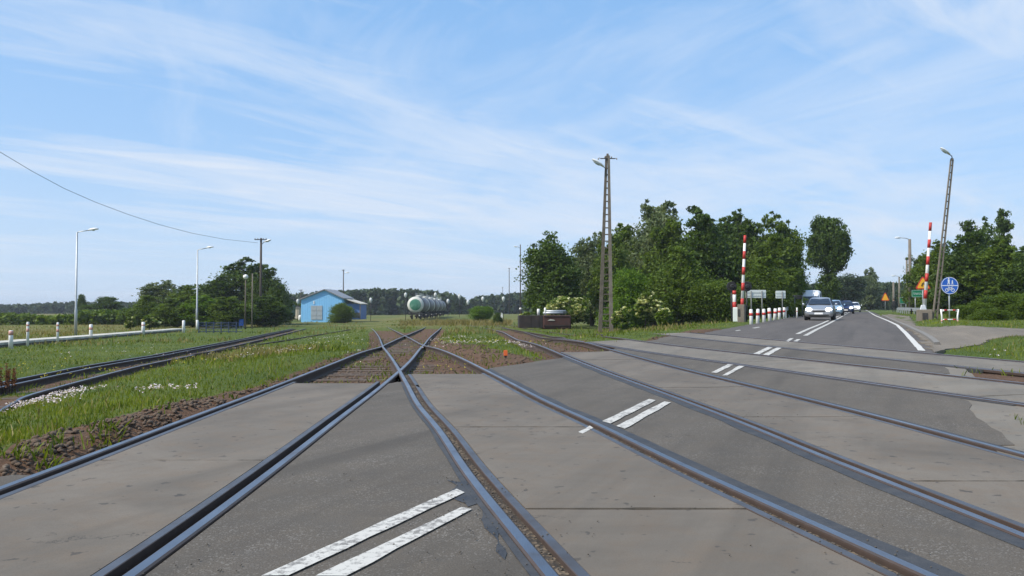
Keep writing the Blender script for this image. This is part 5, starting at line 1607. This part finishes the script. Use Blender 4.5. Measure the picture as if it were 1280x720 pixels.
tree(330, 368, 60, 96, 'mass', 22, 'leaf_dark', 'dark bush behind the wooden pole with the crossarm', g3, name='bush', cat='bush')
for x, yt, w, Yd, kd, vr, lab in ((134, 370, 44, 150, 'broad', 5, 'rounded tree in the field between the two street lamps'), (113, 376, 34, 150, 'bush', 11, 'low dark tree just right of the first street lamp'), (102, 367, 14, 160, 'oval', 7, 'narrow tree top right beside the first street lamp'), (155, 378, 36, 150, 'bush', 12, 'low tree at the left of the pale birch like tree')):
    tree(x, yt, w, Yd, kd, vr, 'leaf_dark', lab, 'trees in the old field')
tree(394, 360, 30, 165, 'bush', 12, 'leaf_bright', 'yellow green tree top showing over the roof of the blue shed', 'trees behind the shed')
tree(362, 370, 40, 180, 'bush', 13, 'leaf_dark', 'dark tree left of the blue shed behind the hut', 'trees behind the shed')
tree(427, 373, 38, 128, 'bush', 2, 'leaf_mid', 'round green bush growing against the front of the blue shed', 'bushes in the yard', name='bush', cat='bush')
tree(600, 375, 34, 120, 'bush', 12, 'leaf_bright', 'small bright green bush between the tank wagons and the rusty container', 'bushes in the yard', name='bush', cat='bush')
tree(621, 384, 12, 90, 'bush', 10, 'leaf_dark', 'tiny dark bush beside the low white markers', 'bushes in the yard', name='bush', cat='bush')

def elder(x, yt, w, Yd, label, var, amt=420, n=3400):
    X = (x-CX)/F*Yd; Z = hgt(X, Yd); h = Q(x, yt, Yd).z-Z; ww = w*Yd/F
    g = np.random.default_rng(var+50); gr = random.Random(var+50)
    B = []
    for i in range(9):
        a = gr.uniform(0, 6.28); o = gr.uniform(.1, .34)*ww
        B.append((o*math.cos(a), o*math.sin(a), h*gr.uniform(.3, .78), ww*gr.uniform(.14, .24), ww*gr.uniform(.14, .24), h*gr.uniform(.14, .22)))
    t = empty('elder_shrub', (X, Yd, Z), 0, label, 'shrub', 'elder shrubs in flower')
    p, tt = crown_points(B, n, 20, .4, .5, g); p = p[p[:, 2] > .05]; tt = tt[:len(p)]
    V, Fq = leaf_quads(p, .17, rg=g); np_mesh('leaves', V, Fq, M['leaf_mid'], t, {'tint': ('FACE', tt)})
    p, tt = crown_points(B, amt*3, 14, .18, 1.12, g); p = p[p[:, 2] > h*.3]; tt = tt[:len(p)]
    V, Fq = leaf_quads(p, .17, 1.6, 1.2, rg=g); np_mesh('blossom', V, Fq, M['blossom'], t, {'tint': ('FACE', tt)})
    MB().tube([(0, 0, -.1), (.1, 0, h*.6)], [.06, .02], 6).build('stem', M['bark'], t)
elder(712, 372, 58, 70, 'elder shrub with cream blossom just right of the rusty container', 1, 1700, 5200)
elder(806, 363, 40, 58, 'elder shrub with cream blossom under the bright bush, right of the big pole', 2, 1200, 4600)
elder(832, 384, 26, 50, 'low elder shrub with few blossoms in the verge grass, right of its larger neighbour', 3, 420, 2600)
elder(776, 378, 22, 52, 'small elder shrub with white heads just right of the big pole', 4, 240, 1800)
elder(187, 394, 22, 78, 'pale flowering elder in the field left of the second street lamp', 5, 420, 2200)
elder(163, 395, 14, 80, 'small flowering elder in the field between the two street lamps', 6, 200, 1200)
elder(345, 376, 22, 96, 'flowering elder on the dark tree edge above the locomotive', 7, 420, 2600)
elder(46, 395, 14, 118, 'flowering elder in the field above the tall thin posts', 8, 240, 1500)
elder(4, 395, 16, 118, 'flowering elder at the left edge of the photo beyond the field', 9, 220, 1500)
elder(655, 388, 16, 80, 'pale yellow flowering shrub left of the rusty container', 10, 420, 1600)

# far-off woods that read as one mass
def forest(x0, x1, tops, Yd, label, n, leaf=1.5, mat='leaf_far', depth=30, conif=.5):
    g = np.random.default_rng(int(abs(x0))+77); pts = []; tn = []; k = Yd/F
    xs = np.arange(x0, x1, 3.2)
    for x in xs:
        for r in range(3):
            xx = x+g.uniform(-2, 2); yd = Yd+g.uniform(0, depth); X = (xx-CX)/F*yd; Z = hgt(X, yd)-1
            top = Q(xx, np.interp(xx, [t[0] for t in tops], [t[1] for t in tops])+g.uniform(-2.0, 2.6), yd).z; h = max(2, top-Z)
            m = int(n/len(xs)/3); u = g.random(m)
            if g.random() < conif: rad = (1.05-u)*h*.24
            else: rad = np.sqrt(np.clip(1-((u-.6)/.42)**2, .05, 1))*h*.26
            a = g.uniform(0, 6.283, m); q = rad*g.random(m)**.4
            P_ = np.stack([X+q*np.cos(a), yd+q*np.sin(a), Z+u*h], 1); pts.append(P_)
            tn.append(np.clip(g.random()*.6+.4*g.random(m), 0, 1))
    p = np.concatenate(pts); V, Fq = leaf_quads(p, leaf, .3, 1.5, g)
    o = np_mesh('forest', V, Fq, M[mat], None, {'tint': ('FACE', np.concatenate(tn))})
    tag(o, label, 'forest', None, 'stuff')
forest(-220, 180, [(-220, 380), (0, 384), (60, 382), (95, 380), (180, 381)], 420, 'dark line of far forest along the left horizon beyond the field', 26000, 2.2)
forest(-230, 185, [(-230, 394), (-60, 395), (20, 393), (60, 397), (90, 394), (110, 388), (150, 390), (185, 386)], 112, 'belt of shrubs and young trees along the far edge of the dry field', 20000, .5, 'leaf_mid', 10, .1)
forest(340, 592, [(340, 372), (440, 365), (470, 363), (520, 364), (555, 368), (575, 372), (583, 380), (592, 386)], 330, 'dark forest on the horizon behind the blue shed and tank wagons', 26000, 1.7)
forest(585, 670, [(585, 384), (596, 372), (620, 370), (640, 369), (670, 368)], 360, 'dark forest on the horizon between the tank wagons and the dark round tree', 9000, 1.7)
forest(660, 1000, [(660, 368), (1000, 360)], 230, 'dark wood filling in behind the trees left of the road', 16000, 1.6)
forest(1000, 1420, [(1000, 356), (1140, 356), (1200, 330), (1420, 325)], 260, 'dark wood behind the road end and the trees on the right', 20000, 1.6)
# ------------------------------------------------------------------ grass and weeds
def scatter(n, ymin, ymax, power=1.35, wide=.75, rg=NR):
    """points thinning out with distance"""
    u = rg.random(n); e = 1-power
    Y = (ymin**e+u*(ymax**e-ymin**e))**(1/e)
    X = (rg.random(n)*2-1)*wide*(Y+1.5)
    return X, Y
def ground_z(X, Y):
    i = ground_info(X, Y); return hgt(X, Y)+i[0], i
def blades(name, pts, hs, ws, mat, label, cat, tint, lean=.45, group=None, rg=NR):
    P_ = np.array(pts); n = len(P_)
    a = rg.uniform(0, 6.283, n); d = np.stack([np.cos(a), np.sin(a), np.zeros(n)], 1)
    l = rg.normal(size=(n, 3)); l[:, 2] = 0
    h = np.array(hs)[:, None]; w = np.array(ws)[:, None]*.5
    tipo = l*lean*h*.5; upv = np.array([0, 0, 1.0])
    V = np.empty((n, 4, 3)); V[:, 0] = P_-d*w; V[:, 1] = P_+d*w; V[:, 2] = P_+tipo*.45+upv*h*.62+d*w*.75; V[:, 3] = P_+tipo+upv*h
    o = np_mesh(name, V.reshape(-1, 3), np.arange(n*4).reshape(n, 4), M[mat], None, {'tint': ('FACE', tint)})
    return tag(o, label, cat, group, 'stuff')
PATHW = [P(*q) for q in PATHPX]
def inpoly(x, y, w=PATHW):
    r = False; n = len(w)
    for i in range(n):
        (a, b), (c, d) = w[i], w[i-1]
        if (b > y) != (d > y) and x < (c-a)*(y-b)/(d-b)+a: r = not r
    return r
pts = []; hs = []; ws = []; ti = []; dp = []; dh = []; dw = []; dt = []
X, Y = scatter(270000, 2.6, 95)
for x, y in zip(X, Y):
    if y < 30 and roadq(x, y) > -3.6 and roadq(x, y) < 3.4 and x > TL(y)-.9: continue
    if x > 4 and (inpoly(x, y) or inpoly(x-.15, y-.15)): continue
    z, (dz, di, dr, g) = ground_z(x, y)
    if g <= .02: continue
    if (x-PL(y)) < .15 and (x-PL(y)) > -1.4 and y < 90: continue
    oS = abs(near_off(S1, x, y)) if 8 < y < 90 else 9
    if oS < .80 and rnd.random() < .6: continue
    m1 = mnoise.noise(Vector((x*.55, y*.55, 3))); m2 = mnoise.noise(Vector((x*1.9, y*1.9, 6)))
    if rnd.random() > g*(.8+.5*m1)+.05: continue
    sc_ = 1+y*.022
    h = (.045+.06*max(0, m1+.1)+.045*max(0, m2))*rnd.uniform(.5, 1.45)
    if roadq(x, y) > 4: h *= 1.15
    if (x-PL(y)) < -1.4: h *= 2.2
    h = min(h, .45)
    w = .011*sc_*rnd.uniform(.7, 1.3)*(1.5 if y > 20 else 1)
    if rnd.random() < .05+.8*dr+.10*max(0, m1):
        dp.append((x, y, z-.01)); dh.append(h*1.3); dw.append(w); dt.append(rnd.random())
    else:
        pts.append((x, y, z-.01)); hs.append(h); ws.append(w); ti.append(min(1, max(0, .45+.55*m1+.4*m2+rnd.uniform(-.25, .25))))
blades('grass', pts, hs, ws, 'grass', 'green meadow grass growing between the tracks and along the verges', 'grass', ti)
blades('dry_grass', dp, dh, dw, 'grass_dry', 'dry straw coloured grass among the green', 'grass', dt, .6)

# taller weed tufts that make the far yard rough
pts = []; hs = []; ws = []; ti = []; dp = []; dh = []; dw = []; dt = []
X, Y = scatter(52000, 22, 150, .9, .72)
for x, y in zip(X, Y):
    if roadq(x, y) > -5 and y < 200: continue
    z, (dz, di, dr, g) = ground_z(x, y)
    if g < .3: continue
    m = mnoise.noise(Vector((x*.16, y*.10, 31)))+.55*mnoise.noise(Vector((x*.7, y*.5, 13)))
    if m+rnd.uniform(-.12, .12) < .10: continue
    if abs(near_off(S1, x, y)) < 1.0 or abs(near_off(T1, x, y)) < 1.3 or abs(near_off(TL, x, y)) < 1.3: continue
    if -1.5 < x-PL(y) < .4 and y < 90: continue
    k = rnd.uniform(.6, 1.3); h = (.16+.30*max(0, m))*k*(1.0 if y > 45 else .65)
    if m > .36 or (y > 60 and mnoise.noise(Vector((x*.05, y*.05, 3))) > .05):
        dp.append((x, y, z-.02)); dh.append(h); dw.append(.035*(1+y*.012)); dt.append(rnd.random()*.8)
    else:
        pts.append((x, y, z-.02)); hs.append(h); ws.append(.04*(1+y*.012)); ti.append(rnd.random()*.75)
for _ in range(2600):   # dry ridge in front of the tank wagons
    px = rnd.uniform(500, 640); y = rnd.uniform(84, 128); x = (px-CX)/F*y; z, _i = ground_z(x, y)
    dp.append((x, y, z-.02)); dh.append(rnd.uniform(.25, .65)*(1 if px > 540 else .7)); dw.append(.09); dt.append(rnd.random()*.7)
blades('tall_weeds', pts, hs, ws, 'grass', 'taller tufts of rough weeds across the far yard', 'weeds', ti, .7)
blades('tall_dry_grass', dp, dh, dw, 'grass_dry', 'tall dry grass on the low ridge before the tank wagons and across the far yard', 'grass', dt, .7)

# weeds creeping over the dirt between the rails
pts = []; hs = []; ws = []; ti = []
X, Y = scatter(60000, 4.2, 70, 1.2, .6)
for x, y in zip(X, Y):
    if not (-14 < x < 8): continue
    z, (dz, di, dr, g) = ground_z(x, y)
    if di < .35 or paved_depth(x, y) > .02: continue
    m = mnoise.noise(Vector((x*.8, y*.8, 11)))+.4*mnoise.noise(Vector((x*3, y*3, 2)))
    if m < .04: continue
    pts.append((x, y, z-.01)); hs.append(rnd.uniform(.04, .13)); ws.append(.014*(1+y*.03)); ti.append(rnd.random()*.8)
blades('weeds', pts, hs, ws, 'grass', 'low weeds creeping over the brown ballast between the rails', 'weeds', ti, .8)

# flowers
def flowers(name, spots, mat, label, size, hrange):
    C = []; t = []
    for x, y, rx, ry, n in spots:
        for _ in range(n):
            a = rnd.gauss(0, .5)*rx; b = rnd.gauss(0, .5)*ry
            z, _i = ground_z(x+a, y+b); k = rnd.randint(3, 5); h = rnd.uniform(*hrange)
            for _q in range(k):
                C.append((x+a+rnd.uniform(-.03, .03), y+b+rnd.uniform(-.03, .03), z+h+rnd.uniform(-.015, .015))); t.append(rnd.random())
    C = np.array(C); V, Fq = leaf_quads(C, np.array([size*(1+.02*c[1]) for c in C]), 1.2, 1.2)
    tag(np_mesh(name, V, Fq, M[mat], None, {'tint': ('FACE', t)}), label, 'flowers', None, 'stuff')
spots = []
for px, py, rx, ry, n in ((58, 500, .60, .40, 110), (92, 494, .45, .22, 50), (36, 508, .34, .22, 44), (212, 489, .42, .22, 30), (188, 488, .2, .15, 12), (70, 505, .4, .2, 30)):
    x, y = P(px, py); spots.append((x, y, rx, ry, n))
flowers('pinkish_flowers', spots, 'petal', 'patch of pale pinkish white flowers in the grass on the left', .019, (.04, .10))
spots = []
for px, py, rx, ry, n in ((570, 425, 1.6, 2.2, 70), (610, 432, 1.4, 1.6, 70), (650, 432, .8, .9, 36), (400, 425, 2.5, 3, 50), (340, 445, 3, 3.5, 40), (560, 432, .6, .6, 30), (380, 435, 3, 4, 40), (250, 440, 6, 5, 40), (120, 445, 6, 5, 30), (800, 408, 5, 3, 40), (1240, 445, 2, 1.2, 10)):
    x, y = P(px, py); spots.append((x, y, rx, ry, n))
flowers('white_flowers', spots, 'petal', 'small white flowers scattered through the grass between the tracks', .017, (.08, .18))
spots = []
for px, py, rx, ry, n in ((120, 462, 1.6, 1.0, 30), (60, 470, 1, .6, 10), (560, 455, .8, .8, 14), (640, 428, 1.5, 1.5, 24), (350, 440, 5, 5, 40), (250, 455, 4, 3, 24), (560, 430, 2.5, 2.5, 30), (830, 405, 5, 4, 30)):
    x, y = P(px, py); spots.append((x, y, rx, ry, n))
flowers('yellow_flowers', spots, 'yellow', 'scattered small yellow flowers in the grass and ballast', .016, (.06, .16))

# reddish dock at the left edge
X0, Y0 = P(2, 486); Z0, _ = ground_z(X0, Y0)
t = empty('dock_plant', (X0, Y0, Z0), 0, 'tall rust red dock plant in the grass at the left edge', 'plant')
C = []
for i in range(9):
    a = rnd.uniform(0, 6.28); o = rnd.uniform(0, .30); x, y = o*math.cos(a), o*math.sin(a); h = rnd.uniform(.36, .56)
    lx, ly = rnd.uniform(-.1, .1), rnd.uniform(-.1, .1)
    MB().tube([(x, y, 0), (x+lx*.5, y+ly*.5, h*.6), (x+lx, y+ly, h)], [.006, .005, .002], 5).build('stalk', M['reddry'] if False else M['brownrust'], t)
    for _ in range(110):
        u = rnd.uniform(.35, 1); C.append((x+lx*u+rnd.gauss(0, .018), y+ly*u+rnd.gauss(0, .018), h*u))
C = np.array(C); V, Fq = leaf_quads(C, .024, .2, 1.2)
np_mesh('seed_heads', V, Fq, M['reddry'], t, {'tint': ('FACE', NR.random(len(C)))})

# loose stones and clods on the spoil
ico = []
bm = bmesh.new(); bmesh.ops.create_icosphere(bm, subdivisions=1, radius=1); bm.verts.ensure_lookup_table()
iv = np.array([v.co[:] for v in bm.verts]); iff = np.array([[v.index for v in f.verts] for f in bm.faces]); bm.free()
def stones(name, spots, mat, label, cat):
    V = []; Fc = []; b = 0
    for x, y, s in spots:
        z, _i = ground_z(x, y)
        k = iv*NR.uniform(.7, 1.3, (len(iv), 1))*np.array([1, NR.uniform(.6, 1), NR.uniform(.45, .8)])*s
        a = NR.uniform(0, 6.28); c, s_ = math.cos(a), math.sin(a)
        k = k@np.array([[c, s_, 0], [-s_, c, 0], [0, 0, 1]])+np.array([x, y, z+s*.25]); V.append(k); Fc.append(iff+b); b += len(iv)
    tag(np_mesh(name, np.concatenate(V), np.concatenate(Fc), mat, None, {}), label, cat, None, 'stuff')
M['clod'] = simple('earth_clod', (.10, .068, .045), .95, 0, .5, 20, dirt=(.20, .16, .12), dirt_amt=.3, bs=.5)
sp = []
X, Y = scatter(42000, 4, 45, 1.5, .5)
for x, y in zip(X, Y):
    if not (-12 < x < 6): continue
    z, (dz, di, dr, g) = ground_z(x, y)
    if di > .5 and paved_depth(x, y) < -.02 and mnoise.noise(Vector((x*1.2, y*1.2, 21)))+.5*rnd.random() > .12: sp.append((x, y, rnd.uniform(.008, .03)*(1+y*.02)))
stones('ballast_clods', sp, M['clod'], 'loose brown clods and ballast stones on the bare earth along the rails', 'stones')
# crumbs of broken asphalt and chips along the rail edges
sp = []
for px, py, n, s in ((600, 650, 40, .4), (625, 690, 50, .5), (590, 620, 25, .3), (565, 600, 20, .3), (1100, 690, 40, .5), (960, 520, 20, .5), (380, 600, 12, .4), (560, 485, 40, .6), (640, 470, 30, .6), (250, 700, 20, .4), (500, 660, 10, 1.2), (880, 640, 10, 1.4), (700, 640, 8, 1.2), (737, 498, 1, .02)):
    x, y = P(px, py)
    for _ in range(n):
        sp.append((x+rnd.gauss(0, s*.4), y+rnd.gauss(0, s*.4), rnd.uniform(.002, .006)))
for c_ in (T1, T2):   # grit lying in the flangeways
    for _ in range(520):
        y = 2.6+rnd.random()**1.6*12; sd = rnd.choice((-1, 1)); x, yy = c_.off(y, sd*(GA-.072)+rnd.uniform(-.026, .026)); sp.append((x, yy, rnd.uniform(.004, .010)))
V = []; Fc = []; b = 0
for x, y, s in sp:
    k = iv*NR.uniform(.7, 1.3, (len(iv), 1))*s*np.array([1, 1, .6])+np.array([x, y, hgt(x, y)+(.008 if not any(abs(abs(near_off(q_, x, y))-GA+.072) < .034 for q_ in (T1, T2, TL)) else -.019)+s*.2]); V.append(k); Fc.append(iff+b); b += len(iv)
tag(np_mesh('asphalt_crumbs', np.concatenate(V), np.concatenate(Fc), M['asphalt']), 'crumbs of broken asphalt lying along the rails', 'stones', None, 'stuff')
# ------------------------------------------------------------------ camera, sun, sky
cam = bpy.data.cameras.new('camera'); co = bpy.data.objects.new('camera', cam); COL.objects.link(co)
cam.sensor_width = 36; cam.lens = F/1280*36; cam.clip_end = 12000; cam.clip_start = .05
co.location = (0, 0, HC); co.rotation_euler = (math.pi/2+PITCH, 0, 0)
sc.camera = co

SUN = Vector((-.80, -.42, .98)).normalized()
sl = bpy.data.lights.new('sun', 'SUN'); so = bpy.data.objects.new('sun', sl); COL.objects.link(so)
sl.energy = 3.9; sl.angle = R(.6); sl.color = (1, .93, .82)
so.rotation_euler = SUN.to_track_quat('Z', 'Y').to_euler()
w = bpy.data.worlds.new('World'); sc.world = w; w.use_nodes = True
nt = w.node_tree; nt.nodes.clear()
out = nt.nodes.new('ShaderNodeOutputWorld'); bg = nt.nodes.new('ShaderNodeBackground'); bg.inputs[1].default_value = .148
sky = nt.nodes.new('ShaderNodeTexSky'); sky.sky_type = 'NISHITA'; sky.sun_disc = False
sky.sun_elevation = math.asin(SUN.z); sky.sun_rotation = math.atan2(SUN.x, SUN.y); sky.air_density = 1.0; sky.dust_density = .6; sky.ozone_density = 2.0
# thin high cloud: noise on a flat layer far overhead (direction divided by its height)
tc = nt.nodes.new('ShaderNodeTexCoord'); sep = nt.nodes.new('ShaderNodeSeparateXYZ'); nt.links.new(tc.outputs['Generated'], sep.inputs[0])
def mth(op, a, b=None):
    n = nt.nodes.new('ShaderNodeMath'); n.operation = op
    for i, v in enumerate((a, b)):
        if v is None: continue
        if hasattr(v, 'node'): nt.links.new(v, n.inputs[i])
        else: n.inputs[i].default_value = v
    return n.outputs[0]
zc = mth('MAXIMUM', mth('ADD', sep.outputs[2], .06), .02)
cmb = nt.nodes.new('ShaderNodeCombineXYZ')
nt.links.new(mth('DIVIDE', sep.outputs[0], zc), cmb.inputs[0]); nt.links.new(mth('DIVIDE', sep.outputs[1], zc), cmb.inputs[1])
def layer(ang, sx, sy, loc, s1, s2, lo, hi, amt):
    # streaks of cloud running at 'ang' over the ground: turn first, then stretch
    m1 = nt.nodes.new('ShaderNodeMapping'); m1.inputs['Rotation'].default_value = (0, 0, R(-ang)); nt.links.new(cmb.outputs[0], m1.inputs[0])
    mp = nt.nodes.new('ShaderNodeMapping'); mp.inputs['Scale'].default_value = (sx, sy, 1); mp.inputs['Location'].default_value = loc
    nt.links.new(m1.outputs[0], mp.inputs[0])
    a = noise(nt, mp.outputs[0], s1, 7, .55, .6); b = noise(nt, mp.outputs[0], s2, 8, .62, 1.2)
    return ramp(nt, mth('ADD', mth('MULTIPLY', a, .66), mth('MULTIPLY', b, .34)), [(lo, 0), (hi, amt)])
l1 = layer(45, .40, 1.25, (1.3, .6, 0), .55, 2.0, .465, .64, 1.0)
l2 = layer(-62, .40, 1.2, (4.2, 2.7, 0), .50, 1.8, .49, .70, .75)
hz = ramp(nt, sep.outputs[2], [(.0, .82), (.08, .56), (.20, .18), (.36, 0)])
skyc = mixc(nt, .72, sky.outputs[0], (1.45, 2.85, 4.95))
col = mixc(nt, hz, skyc, (3.35, 4.05, 4.95))
col = mixc(nt, l1, col, (3.75, 4.25, 5.0))
col = mixc(nt, l2, col, (3.5, 4.15, 5.1))
nt.links.new(col, bg.inputs[0]); nt.links.new(bg.outputs[0], out.inputs[0])
sc.view_settings.view_transform = 'Standard'; sc.view_settings.look = 'None'; sc.view_settings.exposure = .38; sc.view_settings.gamma = 1
sc.render.engine = 'CYCLES'; sc.cycles.use_denoising = True
sc.cycles.max_bounces = 6; sc.cycles.transparent_max_bounces = 8

# the summer air: one box of even, thin haze round everything on the ground
hm, hnt, hout = new_mat('haze_air')
pv = hnt.nodes.new('ShaderNodeVolumePrincipled'); pv.inputs['Color'].default_value = (.86, .92, 1, 1); pv.inputs['Density'].default_value = .00028; pv.inputs['Anisotropy'].default_value = .2
hnt.links.new(pv.outputs[0], hout.inputs['Volume'])
hb_ = MB().box((0, 2500, 14), (8600, 5600, 40)); ho = hb_.build('haze', hm); tag(ho, 'thin bluish summer haze over the yard', 'haze', None, 'stuff')
